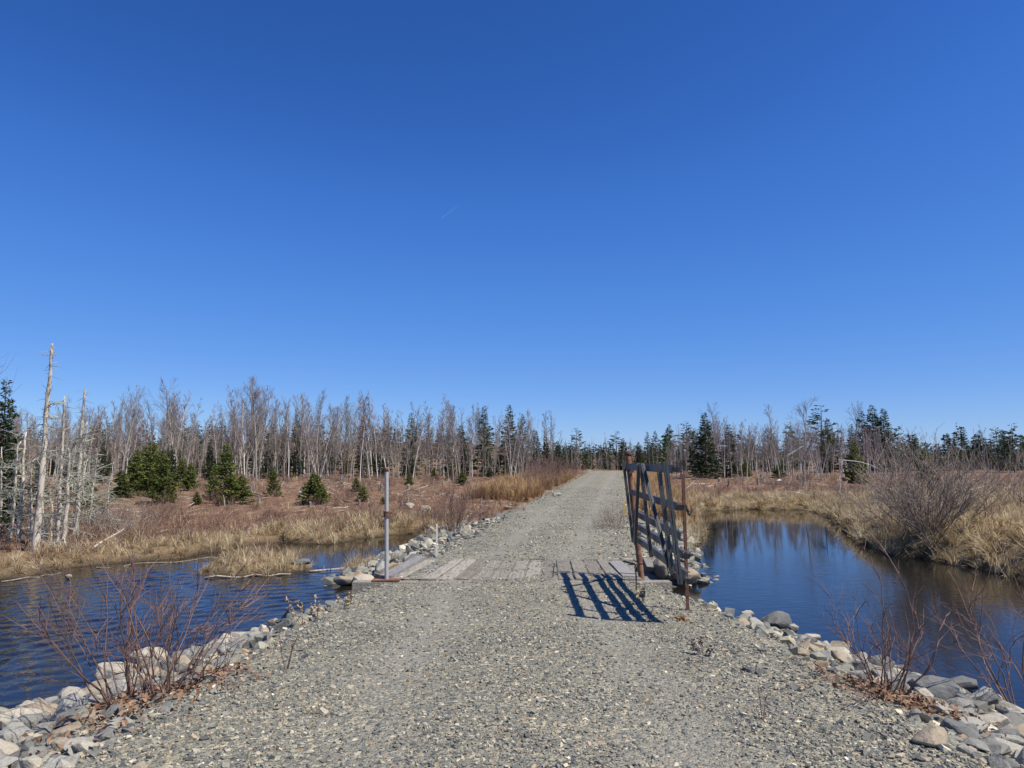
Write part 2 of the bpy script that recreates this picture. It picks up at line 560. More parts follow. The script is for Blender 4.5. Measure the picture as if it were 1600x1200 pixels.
def timber_mat(name, c1, c2, c3):
    m, N, L, B = new_mat(name)
    tc = N.new("ShaderNodeTexCoord").outputs['Object']
    oi = N.new("ShaderNodeObjectInfo")
    mp = N.new("ShaderNodeMapping"); L.new(tc, mp.inputs['Vector'])
    mp.inputs['Scale'].default_value = (14.0, 0.9, 14.0)
    cmb = N.new("ShaderNodeCombineXYZ"); L.new(mathn(N, L, 'MULTIPLY', oi.outputs['Random'], 30.0), cmb.inputs[0])
    L.new(cmb.outputs[0], mp.inputs['Location'])
    n1 = noise(N, L, 1.6, 6, 0.7, mp.outputs[0])
    n2 = noise(N, L, 3.0, 5, 0.65, tc)
    r = ramp(N, [(0.25, c1), (0.5, c2), (0.8, c3)]); L.new(n1.outputs['Fac'], r.inputs[0])
    # gravel dust trodden into the wood
    rd = ramp(N, [(0.4, (0, 0, 0)), (0.62, (1, 1, 1))]); L.new(n2.outputs['Fac'], rd.inputs[0])
    c = mix(N, L, mathn(N, L, 'MULTIPLY', rd.outputs[0], 0.4), r.outputs[0], (0.33, 0.305, 0.25))
    hv = N.new("ShaderNodeHueSaturation"); L.new(c, hv.inputs['Color'])
    L.new(mathn(N, L, 'ADD', mathn(N, L, 'MULTIPLY', oi.outputs['Random'], 0.6), 0.7), hv.inputs['Value'])
    L.new(hv.outputs[0], B.inputs['Base Color'])
    B.inputs['Roughness'].default_value = 0.9
    B.inputs['Specular IOR Level'].default_value = 0.2
    bump(N, L, B, n1.outputs['Fac'], 1.0, 0.025)
    return m


M['timber'] = timber_mat("grey_weathered_timber", (0.11, 0.098, 0.08), (0.26, 0.237, 0.20), (0.41, 0.38, 0.325))
M['timber_blue'] = timber_mat("silvered_timber", (0.12, 0.115, 0.118), (0.22, 0.215, 0.215), (0.31, 0.30, 0.295))
M['bark_grey'] = plain("grey_bark", (0.20, 0.178, 0.155), (0.40, 0.37, 0.325), 9, 0.9, 0.5, 0.02, obj_rnd=0.25)
M['bark_birch'] = plain("pale_birch_bark", (0.42, 0.39, 0.345), (0.68, 0.645, 0.585), 5, 0.8, 0.3, 0.01, obj_rnd=0.22)
M['twig_grey'] = plain("grey_brown_twigs", (0.165, 0.137, 0.122), (0.30, 0.26, 0.235), 4, 0.9, 0, obj_rnd=0.2)
M['twig_red'] = plain("reddish_twigs", (0.17, 0.128, 0.12), (0.30, 0.24, 0.226), 4, 0.9, 0, obj_rnd=0.2)
M['bark_spruce'] = plain("spruce_bark", (0.07, 0.055, 0.045), (0.15, 0.12, 0.1), 8, 0.95, 0.5, 0.02)
M['needles'] = plain("dark_spruce_needles", (0.026, 0.042, 0.020), (0.075, 0.105, 0.044), 2.5, 0.75, 0, use_rnd=True, obj_rnd=0.25, thin=0.2)
M['needles_young'] = plain("fresh_spruce_needles", (0.065, 0.095, 0.022), (0.21, 0.235, 0.052), 2.5, 0.75, 0, use_rnd=True, obj_rnd=0.2, thin=0.25)
M['needles_pine'] = plain("blue_green_pine_needles", (0.030, 0.050, 0.032), (0.066, 0.092, 0.055), 2.5, 0.75, 0, use_rnd=True, obj_rnd=0.2)
M['snag'] = weathered("bleached_dead_bark", (0.44, 0.385, 0.31), (0.66, 0.59, 0.485), (0.13, 0.115, 0.095), (0.30, 0.265, 0.215), 0.42, 9.0, 0.9, 0.0, 0.45)
M['lichen'] = plain("lichen_covered_dead_twigs", (0.20, 0.205, 0.165), (0.42, 0.41, 0.33), 3, 0.95, 0, use_rnd=True)
M['stem_red'] = plain("red_brown_stems", (0.10, 0.055, 0.045), (0.235, 0.15, 0.12), 9, 0.7, 0.2, 0.003)
M['stem_grey'] = plain("grey_brown_stems", (0.17, 0.132, 0.108), (0.35, 0.285, 0.235), 7, 0.8, 0.2, 0.003)
M['grass'] = plain("dry_straw_grass", (0.31, 0.225, 0.12), (0.76, 0.635, 0.41), 0.5, 0.8, 0, use_rnd=True, thin=0.4)
M['reed'] = plain("tall_tan_grass", (0.30, 0.185, 0.09), (0.56, 0.39, 0.21), 0.5, 0.8, 0, use_rnd=True, thin=0.4)
M['brush'] = plain("brown_brush_twigs", (0.11, 0.063, 0.045), (0.37, 0.25, 0.175), 0.5, 0.9, 0, use_rnd=True)
M['litter'] = plain("dead_leaves", (0.13, 0.07, 0.042), (0.30, 0.185, 0.115), 1.5, 0.9, 0, use_rnd=True)
M['stump'] = plain("bleached_stump_wood", (0.20, 0.165, 0.13), (0.50, 0.45, 0.38), 10, 0.9, 0.6, 0.02)
M['log'] = plain("fallen_log_bark", (0.12, 0.10, 0.085), (0.36, 0.33, 0.29), 10, 0.9, 0.6, 0.02)
M['snow'] = plain("old_snow", (0.68, 0.70, 0.74), (0.82, 0.83, 0.85), 6, 0.6, 0.3, 0.03)
M['black_wood'] = plain("black_charred_wood", (0.012, 0.010, 0.009), (0.04, 0.032, 0.026), 9, 0.9, 0.6, 0.02)

# ------------------------------------------------------------------ terrain
WATER_Z = -0.7
BR0, BR1 = 12.15, 16.1             # near and far end of the bridge deck


def zr(y):
    return np.interp(y, [-12, 0, 3, 9, 12, 16, 20, 26, 33, 41, 60, 72, 79, 86, 100, 140, 400],
                     [0.4, 0.36, 0.28, 0.05, 0.0, -0.2, -0.2, -0.05, 0.1, 0.2, 0.45, 0.66, 0.78, 0.80, 0.5, 0.0, 0.0])


def xr(y):
    return np.interp(y, [-12, 0, 8, 12, 16, 20, 26, 33, 41, 55, 68, 79, 95, 140, 200],
                     [0.1, 0.05, 0.1, 0.05, 0.35, 1.0, 1.95, 3.1, 4.35, 6.6, 8.7, 10.5, 13.0, 16.0, 16.0])


def hw(y):
    return np.interp(y, [-12, 4, 8, 11, 12, 16, 18, 26, 79, 200], [2.7, 2.55, 2.5, 2.35, 2.15, 2.15, 2.2, 2.15, 2.05, 2.0])


def P2(px, py): return tuple(at(px, py, WATER_Z)[:2])


POND = [(-60, -20), (60, -20), (60, 8), (30, 10.5), (16, 13.6), P2(1600, 908), P2(1520, 886), P2(1400, 869), P2(1345, 850), P2(1318, 825),
        P2(1292, 806), P2(1262, 797), P2(1180, 796), P2(1100, 798), P2(1093, 812), P2(1100, 832), P2(1092, 850), P2(1080, 880), (3.0, 17.0),
        (0, 17.5), (-0.5, 24), P2(690, 838), P2(640, 834), P2(560, 842), P2(520, 850), P2(440, 847), P2(395, 851), P2(350, 859), P2(270, 874),
        P2(180, 880), P2(100, 888), P2(0, 907), (-16, 14.6), (-30, 13), (-60, 12)]
POND = np.array(POND)
ISLAND = np.array([P2(312, 898), P2(345, 902), P2(420, 900), P2(470, 893), P2(484, 886), P2(470, 878), P2(430, 874), P2(370, 878), P2(330, 886)])


def poly_sd(poly, x, y):
    """signed distance, negative inside"""
    x = np.asarray(x, float).ravel(); y = np.asarray(y, float).ravel()
    best = np.full(x.shape, 1e9); ins = np.zeros(x.shape, bool)
    for i in range(len(poly)):
        ax, ay = poly[i]; bx, by = poly[(i + 1) % len(poly)]
        dx, dy = bx - ax, by - ay
        t = np.clip(((x - ax) * dx + (y - ay) * dy) / (dx * dx + dy * dy), 0, 1)
        best = np.minimum(best, (x - ax - t * dx) ** 2 + (y - ay - t * dy) ** 2)
        cr = ((ay > y) != (by > y)) & (x < (bx - ax) * (y - ay) / (by - ay + 1e-12) + ax)
        ins ^= cr
    d = np.sqrt(best)
    return np.where(ins, -d, d)


def wob(x, y, s, ph=0.0):
    return (np.sin(x * 1.0 / s + ph) * np.cos(y * 1.3 / s + 1.7 * ph) + 0.6 * np.sin((x * 0.7 + y * 1.1) / s * 1.9 + 2.1 + ph)
            + 0.35 * np.sin((x * 1.9 - y * 1.4) / s * 2.3 + 0.4 + ph)) / 1.95


def pond_d(x, y):
    x = np.asarray(x, float); y = np.asarray(y, float)
    d = poly_sd(POND, x, y) + 0.22 * wob(x.ravel(), y.ravel(), 0.55, 0.3)
    di = -(poly_sd(ISLAND, x, y) + 0.08 * wob(x.ravel(), y.ravel(), 0.3, 0.9))
    return np.maximum(d, di).reshape(x.shape)


def natural(x, y):
    left = np.interp(y, [0, 14, 20, 26, 32, 45, 60, 76, 100, 130, 200, 1500], [-.4, -.45, -.42, -.42, -.25, 0.0, 0.15, 0.32, 0.6, 0.5, 1.0, 18])
    right = np.interp(y, [0, 12, 18, 26, 36, 44, 62, 80, 100, 140, 200, 1500], [-.45, -.45, -.45, -.42, -.38, -.3, .25, .5, .55, .4, 1.0, 18])
    right = right + 0.95 * sstep(7.5, 11.5, x) * sstep(44, 30, y) + np.clip((x - 14) / 20, 0, 1) * 0.35 * np.clip((60 - y) / 30, 0, 1)
    w = sstep(-2, 6, x - xr(y))
    g = left * (1 - w) + right * w
    g = g + sstep(-16, -34, x - xr(y)) * np.interp(y, [96, 130, 200, 1500], [0, 1.6, 6.0, 14])
    far_ = sstep(22, 34, y)
    return g + (0.10 + 0.10 * far_) * wob(x, y, 2.2) + (0.06 + 0.07 * far_) * wob(x, y, 0.7, 1.1)


def terrain(x, y):
    x = np.asarray(x, float); y = np.asarray(y, float)
    d = pond_d(x, y)
    g0 = natural(x, y)
    wr = sstep(5, 9, x)
    soft = 0.9 * (1 - wr) + 1.0 * wr
    out = WATER_Z + 0.10 * (1 - np.exp(-np.maximum(d, 0) / 0.12)) + (g0 - WATER_Z - 0.1) * (1 - np.exp(-np.maximum(d, 0) / soft))
    g = np.where(d > 0, out, WATER_Z + np.maximum(d * 0.6, -0.9))
    dx = np.abs(x - xr(y)) - hw(y)
    fall = np.where(x < xr(y), np.interp(y, [0, 7.5, 10.3, 12.2, 15.0, 15.6, 30, 40, 200], [0.24, 0.27, 0.36, 0.6, 0.5, 0.235, 0.22, 0.5, 0.5]),
                    np.interp(y, [0, 7.5, 10.3, 12.2, 15.5, 26, 36, 200], [0.24, 0.27, 0.36, 0.55, 0.31, 0.31, 0.6, 0.6]))
    e = np.maximum(dx, 0)
    zc = zr(y) - 0.05 * sstep(0, 1, 1 + dx / hw(y)) * 0 - fall * e + 0.05 * wob(x, y, 0.5, 2.0) * sstep(0.1, 0.6, e)
    gap = np.minimum(y - (BR0 + 0.15), (BR1 - 0.15) - y)
    zc = zc - 2.2 * np.clip(gap, 0, 1.2)
    return np.maximum(g, zc)


def road_z(x, y):
    """top of the gravel surface: slightly crowned, with two shallow wheel tracks"""
    u = (x - xr(y)) / hw(y)
    return zr(y) + 0.035 * (1 - u * u) - 0.018 * (np.exp(-((np.abs(u) - 0.42) / 0.16) ** 2)) + 0.010 * wob(x, y, 0.35, 3.0)


def tz(x, y):
    return float(terrain(np.array([x]), np.array([y]))[0])


def hit(px, py, lo=3.0, hi=220.0):
    """where the line of sight through a pixel of the photograph meets the ground"""
    d = ray(px, py)
    t = np.geomspace(lo, hi, 1500)
    P = EYE + d[None] * (t / d[1])[:, None]
    z = np.maximum(terrain(P[:, 0], P[:, 1]), WATER_Z)
    b = np.where(P[:, 2] <= z)[0]
    k = b[0] if len(b) else len(t) - 1
    p = P[k].copy(); p[2] = z[k]
    return p


def grow(a, b, step, ratio, sign=1):
    out = [a]
    while (b - out[-1]) * sign > 0:
        step *= ratio
        out.append(out[-1] + sign * step)
    return out[1:]


gx = np.concatenate([np.array(grow(-13, -900, 0.25, 1.09, -1))[::-1], np.arange(-13, 17, 0.28), np.array(grow(16.8, 900, 0.25, 1.09))])
gy = np.concatenate([np.array(grow(1, -60, 0.3, 1.25, -1))[::-1], np.arange(1, 44, 0.28), np.array(grow(43.8, 1500, 0.25, 1.07))])
GX, GY = np.meshgrid(gx, gy)
GZ = terrain(GX, GY)
DX = np.abs(GX - xr(GY)) - hw(GY)
onroad = (DX < 0.55) & ((GY < BR0 - 0.1) | (GY > BR1 + 0.1)) & (GY < 99)
GZ = np.where(onroad, GZ - 0.07, GZ)
PD = pond_d(GX, GY)
nx, ny = len(gx), len(gy)
idx = np.arange(nx * ny).reshape(ny, nx)
Q = np.stack([idx[:-1, :-1], idx[:-1, 1:], idx[1:, 1:], idx[1:, :-1]], -1).reshape(-1, 4)
me = mesh_from("ground", np.stack([GX, GY, GZ], -1).reshape(-1, 3), Q, M['ground'], True)
stony = np.clip(1 - (DX - 1.6) / 0.8, 0, 1) * np.where(GY < 30, 1, np.clip((0.5 - DX) / 0.5 + 0.2, 0, 1)) * (GY < 96)
straw = np.clip(1 - (PD - 1.0) / 3.0, 0, 1) * np.where((GX > 5) & (GY < 45), 1.0, 0.75)
straw = np.maximum(straw, 0.75 * sstep(7, 9, GX) * sstep(46, 38, GY))
mud = np.clip((WATER_Z + 0.13 - GZ) / 0.1, 0, 1)
for nm, a in (("stony", stony), ("straw", straw), ("mud", mud)):
    at_ = me.attributes.new(nm, 'FLOAT', 'POINT')
    at_.data.foreach_set("value", a.ravel().astype(np.float32))
tag(obj("ground", me), kind="structure")

# water: real wavelets where the wind reaches the open pond left of the road
wx = np.concatenate([[-70, -45, -30, -20], np.arange(-15.5, -2.4, 0.058), np.arange(-2.3, 6, 1.0), [10, 16, 25, 70]])
wy = np.concatenate([[-30, -10, 0, 4], np.arange(6.6, 20.0, 0.055), [21, 22, 24, 27, 32, 40, 60]])
WX, WY = np.meshgrid(wx, wy)
rngW = np.random.default_rng(77)
WH = np.zeros_like(WX)
for _ in range(34):
    lam = rngW.uniform(0.18, 0.48); th = math.radians(-62) + rngW.normal(0, 0.85)
    WH += 0.029 * lam / (2 * math.pi) * np.sin((WX * math.cos(th) + WY * math.sin(th)) * 2 * math.pi / lam + rngW.uniform(0, 6.28))
wind = sstep(-2.6, -3.6, WX) * sstep(-15.5, -14, WX) * sstep(6.0, 7.0, WY) * sstep(20.0, 17.5, WY + 0.12 * (WX + 6)) * (0.6 + 0.45 * wob(WX, WY, 1.3, 0.7))
WZ = WATER_Z + WH * wind
wi = np.arange(WX.size).reshape(WX.shape)
WQ = np.stack([wi[:-1, :-1], wi[:-1, 1:], wi[1:, 1:], wi[1:, :-1]], -1).reshape(-1, 4)
tag(obj("water", mesh_from("water", np.stack([WX, WY, WZ], -1).reshape(-1, 3), WQ, M['water'], True)), kind="structure")

# road: two gravel strips, before and after the bridge
def road_strip(y0, y1, step):
    ys = [y0]
    while ys[-1] < y1: ys.append(min(y1, ys[-1] + step * max(1.0, ys[-1] / 14)))
    ys = np.array(ys)
    us = np.concatenate([[-1.45, -1.30, -1.15], np.linspace(-1, 1, 33), [1.15, 1.30, 1.45]])
    Y, U = np.meshgrid(ys, us, indexing='ij')
    Y = np.clip(Y + 0.0 * U, y0, y1)
    X = xr(Y) + U * hw(Y)
    Z = road_z(X, Y) + 0.004
    e = np.abs(U)
    Zt = terrain(X, Y)
    trk = np.exp(-((np.abs(U + 0.04 * wob(X, Y, 0.9)) - 0.42) / 0.15) ** 2) * np.clip(0.75 + 0.5 * wob(X, Y, 1.3, 2.2), 0, 1)
    Z = np.where(e > 1.35, Zt - 0.10, np.where(e > 1.05, Zt + 0.006, Z))
    n, k = Y.shape
    ii = np.arange(n * k).reshape(n, k)
    Qr = np.stack([ii[:-1, :-1], ii[:-1, 1:], ii[1:, 1:], ii[1:, :-1]], -1).reshape(-1, 4)
    me_ = mesh_from("road", np.stack([X, Y, Z], -1).reshape(-1, 3), Qr, M['gravel'], True)
    a_ = me_.attributes.new("track", 'FLOAT', 'POINT')
    a_.data.foreach_set("value", trk.ravel().astype(np.float32))
    return tag(obj("road", me_), kind="structure")


road_strip(-8.0, BR0 + 0.03, 0.12)
road_strip(BR1 - 0.03, 100.0, 0.15)

# ------------------------------------------------------------------ bridge
SKEW = math.tan(math.radians(3.2))


def deck_z(y): return float(zr(y))


def bridge():
    root = empty("plank_bridge", (0.2, (BR0 + BR1) / 2, -0.1), "low bridge of grey weathered planks half covered with gravel", "bridge")
    inv = -np.array(root.location)
    rng = np.random.default_rng(3)
    # a gravel skin lies on the deck wherever the planks do not show
    n = 15
    w = 4.3 / n
    y0, y1 = BR0 - 0.05, BR1 + 0.05
    shows = [0, 0.12, 0.55, 0.9, 1, 1, 0.95, 1, 0.9, 0.8, 0.55, 0.6, 0.9, 0.75, 0.3]
    for i in range(n):
        x0 = -2.15 + (i + 0.5) * w
        ya = y0 + rng.uniform(-0.05, 0.05); yb = y1 + rng.uniform(-0.55, 0.0)
        prof = []
        segs = 7
        lift = rng.uniform(-0.006, 0.02); roll = rng.normal(0, 0.006)
        mb = MB()
        V, Qd = [], []
        for s in range(segs + 1):
            t = s / segs
            y = ya + (yb - ya) * t
            z = float(np.interp(y, [BR0, BR1], [0.03, -0.17])) + lift + rng.normal(0, 0.002)
            xc = x0 + SKEW * (y - y0) + 0.03
            hwid = w / 2 - 0.016 - abs(rng.normal(0, 0.008))
            V += [(xc - hwid, y, z - 0.09), (xc - hwid, y, z - 0.008), (xc - hwid + 0.012, y, z + roll), (xc + hwid - 0.012, y, z - roll), (xc + hwid, y, z - 0.008 - roll), (xc + hwid, y, z - 0.09)]
        k = 6
        for s in range(segs):
            for j in range(k):
                a, b = s * k + j, s * k + (j + 1) % k
                Qd.append((a, b, b + k, a + k))
        base = segs * k
        Qd += [(0, 5, 4, 1), (1, 4, 3, 2), (base, base + 1, base + 4, base + 5), (base + 1, base + 2, base + 3, base + 4)]
        mb.add(np.array(V) + inv, Q=Qd)
        mb.build("plank", M['timber'], root)
    # curb timbers
    mb = MB()
    mb.beam(np.array((-2.12, BR0 - 0.05, 0.035)) + inv, np.array((-1.98, BR1 - 0.3, -0.13)) + inv, 0.22, 0.13)
    o = mb.build("curb_timber", M['timber_blue'], root)
    mb = MB()
    mb.beam(np.array((2.02, BR0 + 0.2, 0.02)) + inv, np.array((2.14, BR1 - 1.1, -0.10)) + inv, 0.27, 0.07)
    o = mb.build("curb_timber", M['timber_blue'], root)
    # steel stringers below and bearing beams on the banks
    for x in (-1.9, -0.6, 0.75, 2.0):
        mb = MB()
        for dz, ww, hh in ((-0.105, 0.18, 0.02), (-0.29, 0.02, 0.34), (-0.475, 0.18, 0.02)):
            mb.beam(np.array((x, BR0 - 0.25, 0.03 + dz)) + inv, np.array((x + 0.2, BR1 + 0.2, -0.17 + dz)) + inv, ww, hh)
        mb.build("stringer", M['rust'], root)
    mb = MB()
    mb.beam(np.array((-2.62, BR0 - 0.12, -0.08)) + inv, np.array((2.62, BR0 - 0.12, -0.08)) + inv, 0.24, 0.2)
    mb.build("bearing_beam", M['timber'], root)
    mb = MB()
    mb.beam(np.array((-2.3, BR1 + 0.12, -0.28)) + inv, np.array((2.7, BR1 + 0.12, -0.28)) + inv, 0.24, 0.2)
    mb.build("bearing_beam", M['timber'], root)
    # upright grey blocks under the gate post
    mb = MB()
    mb.box(np.array((2.28, BR0 - 0.05, -0.2)) + inv, (0.26, 0.22, 0.36), jit=0.008, rng=rng)
    mb.build("support_block", M['timber'], root)
    # bent steel plate end sticking up out of the deck
    mb = MB()
    mb.beam(np.array((0.70, BR0 + 0.35, 0.0)) + inv, np.array((0.735, BR0 + 0.42, 0.235)) + inv, 0.016, 0.035, up=(0, 1, 0))
    mb.build("bent_spike", M['dark_metal'], root)
    return root


bridge()


def deck_gravel():
    """gravel carried onto the deck: thick at both ends and on the left, thin drifts between the planks"""
    xs = np.arange(-2.12, 2.2, 0.045); ys = np.arange(BR0 - 0.06, BR1 + 0.06, 0.045)
    X, Y = np.meshgrid(xs, ys)
    top = np.interp(Y, [BR0, BR1], [0.03, -0.17])
    m = 0.9 * wob(X, Y * 0.35, 0.16, 5.0) + 0.7 * wob(X, Y, 0.3, 2.5) + 0.35 * wob(X, Y, 0.07, 1.5)
    m += 1.6 * sstep(-1.15, -1.75, X - SKEW * (Y - BR0)) + 0.7 * sstep(0.95, 1.5, X) - 0.95
    m += 1.5 * np.exp(-((Y - BR0) / 0.16) ** 2) * (0.6 + 0.5 * wob(X, Y, 0.25, 0.5)) + 2.0 * sstep(BR1 - 0.45, BR1 + 0.1, Y + 0.25 * wob(X, Y, 0.3, 3.0))
    Z = top - 0.003 + np.clip(m * 0.013, -0.025, 0.022)
    n, k = X.shape
    ii = np.arange(n * k).reshape(n, k)
    F = np.stack([ii[:-1, :-1], ii[:-1, 1:], ii[1:, 1:], ii[1:, :-1]], -1).reshape(-1, 4)
    o = obj("gravel_drift", mesh_from("gravel_drift", np.stack([X, Y, Z], -1).reshape(-1, 3), F, M['gravel'], True))
    tag(o, "thin drift of gravel lying over the planks of the bridge", "gravel", kind="stuff")


deck_gravel()

# ------------------------------------------------------------------ gate and posts
def gate():
    yn, yf = 8.55, 12.5
    def gp(y, h, out=0.0):
        """a point of the gate: y along it, h height, out = away from the road. The gate leans in at the top."""
        t = (y - yn) / (yf - yn)
        x = (1.82 * (1 - t) + 1.93 * t) + (1.95 - h) * 0.10 + out
        return np.array((x, y, h))
    base = gp(yf, 0.6)
    root = empty("steel_gate", base, "open five bar steel farm gate standing in shade over the road edge", "gate")
    hs = [1.90, 1.46, 1.11, 0.895, 0.66]
    rail = [0.10, 0.088, 0.088, 0.085, 0.09]
    for h, rh in zip(hs, rail):
        p, q = gp(yn - 0.03, h, 0.085) - base, gp(yf + 0.02, h, 0.085) - base
        up = (0.10, 0, 1.0)
        mb = MB()                                     # a channel: web and two flanges
        mb.beam(p, q, 0.008, rh, up=up)
        for s in (-1, 1):
            off = np.array((0.030, 0, s * (rh / 2 - 0.004)))
            mb.beam(p + off, q + off, 0.056, 0.008, up=up)
        mb.build("rail", M['gate_steel'], root)
    bars = [((yf, 1.96), (yf - 0.03, 0.60)), ((10.72, 1.95), (12.22, 0.60)), ((10.52, 1.96), (10.6, 0.60)),
            ((10.36, 1.95), (9.14, 0.60)), ((9.06, 1.97), (9.0, 0.60)), ((yn, 1.98), (yn + 0.0, 0.56))]
    for k, ((ya, ha), (yb, hb)) in enumerate(bars):
        p, q = gp(ya, ha, 0.02) - base, gp(yb, hb, 0.02) - base
        mb = MB()
        wdt = 0.05 if k != 5 else 0.06
        d = (q - p) / np.linalg.norm(q - p)
        o1 = np.array((0.0, 0.0, 0.0))
        side = np.cross(d, (1, 0, 0.1)); side /= np.linalg.norm(side)
        mb.beam(p - np.array((0.012 + 0.002 * k, 0, 0)), q - np.array((0.012 + 0.002 * k, 0, 0)), wdt, 0.010, up=(1, 0, 0.1))
        s2 = side * (wdt / 2 - 0.005)
        mb.beam(p + s2 + np.array((0.012, 0, 0)), q + s2 + np.array((0.012, 0, 0)), 0.010, 0.030, up=(1, 0, 0.1))
        s3 = -s2
        mb.beam(p + s3 + np.array((0.012, 0, 0)), q + s3 + np.array((0.012, 0, 0)), 0.010, 0.030, up=(1, 0, 0.1))
        mb.build("bar", M['gate_steel'], root)
    # latch hooks at the free end
    for h in (1.90, 1.46, 0.895, 0.60):
        mb = MB()
        p = gp(yn - 0.03, h, 0.09) - base
        mb.beam(p, p + np.array((0.075, -0.02, -0.01)), 0.03, 0.06)
        mb.beam(p + np.array((0.07, -0.02, -0.01)), p + np.array((0.11, -0.015, 0.015)), 0.018, 0.025)
        mb.build("latch_hook", M['dark_metal'], root)
    # hinge straps round the post
    for h in (1.82, 0.74):
        mb = MB()
        p = gp(yf, h, 0.1) - base
        mb.beam(p, p + np.array((0.10, 0.10, 0)), 0.012, 0.05)
        mb.build("hinge_strap", M['dark_metal'], root)
    # chain to the thin post
    mb = MB()
    a = gp(yn - 0.03, 1.46, 0.2) - base
    b = np.array((2.29, 9.14, 1.42)) - base
    for i in range(9):
        t0 = i / 9; t1 = (i + 1) / 9
        pa = a + (b - a) * t0; pb = a + (b - a) * t1
        pa[2] -= 0.10 * math.sin(math.pi * t0); pb[2] -= 0.10 * math.sin(math.pi * t1)
        mb.beam(pa, pb, 0.030 if i % 2 else 0.010, 0.010 if i % 2 else 0.030)
    mb.build("chain", M['dark_metal'], root)


gate()


def pipe_points(p, q, n): return [np.asarray(p) + (np.asarray(q) - np.asarray(p)) * t for t in np.linspace(0, 1, n)]


# hinge post
root = empty("gate_post", (2.28, 12.62, -0.12), "thick rusty leaning pipe post that carries the open gate", "gate post")
mb = MB(); mb.tube(pipe_points((0, 0, -0.25), (-0.22, 0.05, 2.22), 6), 0.052, 16)
body = mb.build("pipe", M['rust_pipe'], root, True)
mb = MB(); mb.tube(pipe_points((-0.219, 0.05, 2.21), (-0.222, 0.05, 2.30), 3), [0.057, 0.057, 0.053], 16, cap=True)
mb.build("pipe_cap", M['rust'], root, True)
mb = MB(); mb.beam((-0.42, -0.09, 0.03), (0.42, -0.03, 0.0), 0.02, 0.05)
mb.build("cross_bar", M['rust'], root)
# left post
pl = np.array((-2.08, 12.05, 0.03))
root = empty("steel_post", pl, "galvanised pipe post with rusty collar on a rusty steel plate left of bridge", "post")
mb = MB(); mb.tube(pipe_points((0, 0, 0), (-0.035, 0.02, 1.80), 8), 0.034, 14)
mb.build("pipe", M['galv'], root, True)
mb = MB(); mb.tube(pipe_points((-0.036, 0.02, 1.79), (-0.037, 0.02, 1.865), 3), [0.037, 0.037, 0.035], 14, cap=True)
mb.build("pipe_cap", M['rust_pipe'], root, True)
mb = MB(); mb.tube([(-0.021, 0.012, 1.03), (-0.0213, 0.012, 1.045), (-0.0213, 0.012, 1.046), (-0.0223, 0.012, 1.115), (-0.0223, 0.012, 1.116), (-0.0226, 0.012, 1.13)],
                   [0.052, 0.052, 0.046, 0.046, 0.052, 0.052], 14, cap=True)
mb.beam((0.02, 0.012, 1.09), (0.075, 0.012, 1.10), 0.03, 0.03)
mb.build("collar", M['rust'], root)
mb = MB(); mb.box((0.0, -0.01, 0.012), (0.46, 0.22, 0.02)); mb.build("base_plate", M['rust_pipe'], root)
mb = MB(); mb.box((0.0, -0.015, -0.09), (0.40, 0.18, 0.17)); mb.build("beam_end", M['rust'], root)
# thin rusty post
p = hit(1075, 956)
root = empty("rusty_stake", p, "thin rusty iron fence post in the gravel nearest the gate's free end", "fence post")
mb = MB()
H = at_d(1072, 741, p[1])[2] - p[2]
q = (-0.02, 0.0, H)
mb.beam((0, 0, -0.3), q, 0.046, 0.008, up=(0, 1, 0))
mb.beam((0, 0.022, -0.3), (q[0], 0.022, H), 0.008, 0.036, up=(0, 1, 0))
body = mb.build("shaft", M['rust'], root)
mb = MB()
for i in range(14):
    z = 0.2 + i * (H - 0.3) / 14
    mb.box((q[0] * z / H - 0.012, -0.008, z), (0.014, 0.012, 0.02))
tag(mb.build("studs", M['rust'], root), kind="stuff")
CHAIN_POST = p
# rusty rod in front of the hinge post
p = hit(994, 924)
root = empty("iron_rod", p, "short rusty reinforcing rod with a crossbar in front of the gate post", "rod")
mb = MB(); mb.tube([(0, 0, -0.1), (0.005, 0, 0.2), (-0.01, 0, 0.42)], 0.011, 6, cap=True); mb.build("upright", M['rust'], root, True)
mb = MB(); mb.tube([(-0.11, 0, 0.40), (0, -0.015, 0.405), (0.13, 0, 0.41)], 0.009, 6, cap=True); mb.build("crossbar", M['rust'], root, True)
# survey stakes
p = hit(682, 870)
root = empty("survey_stake", p, "slim white wooden survey stake at the far left end of the bridge", "stake")
mb = MB(); mb.box((0, 0, 0.30), (0.038, 0.02, 0.86)); mb.build("stake_shaft", M['white_stake'], root)
mb = MB(); mb.add([(-0.019, -0.01, 0.7301), (0.019, -0.01, 0.7301), (0.019, 0.01, 0.7301), (-0.019, 0.01, 0.7301), (0, 0, 0.765)], T=[(0, 1, 4), (1, 2, 4), (2, 3, 4), (3, 0, 4)])
mb.build("stake_tip", M['white_stake'], root)
p = np.array(at_d(975, 800, 27.0)); p[2] = tz(p[0], p[1])
root = empty("marker_stake", p, "yellow marker stake on the far right bank behind the gate", "stake")
mb = MB(); mb.box((0, 0, 0.15), (0.06, 0.02, 0.7)); mb.build("stake_shaft", M['yellow_stake'], root)
mb = MB(); mb.add([(-0.03, -0.01, 0.5001), (0.03, -0.01, 0.5001), (0.03, 0.01, 0.5001), (-0.03, 0.01, 0.5001), (0, 0, 0.54)], T=[(0, 1, 4), (1, 2, 4), (2, 3, 4), (3, 0, 4)])
mb.build("stake_tip", M['yellow_stake'], root)

# ------------------------------------------------------------------ stones
def ico(sub):
    import bmesh
    bm = bmesh.new()
    bmesh.ops.create_icosphere(bm, subdivisions=sub, radius=1.0)
    V = np.array([v.co[:] for v in bm.verts]); T = np.array([[v.index for v in f.verts] for f in bm.faces])
    bm.free()
    return V, T


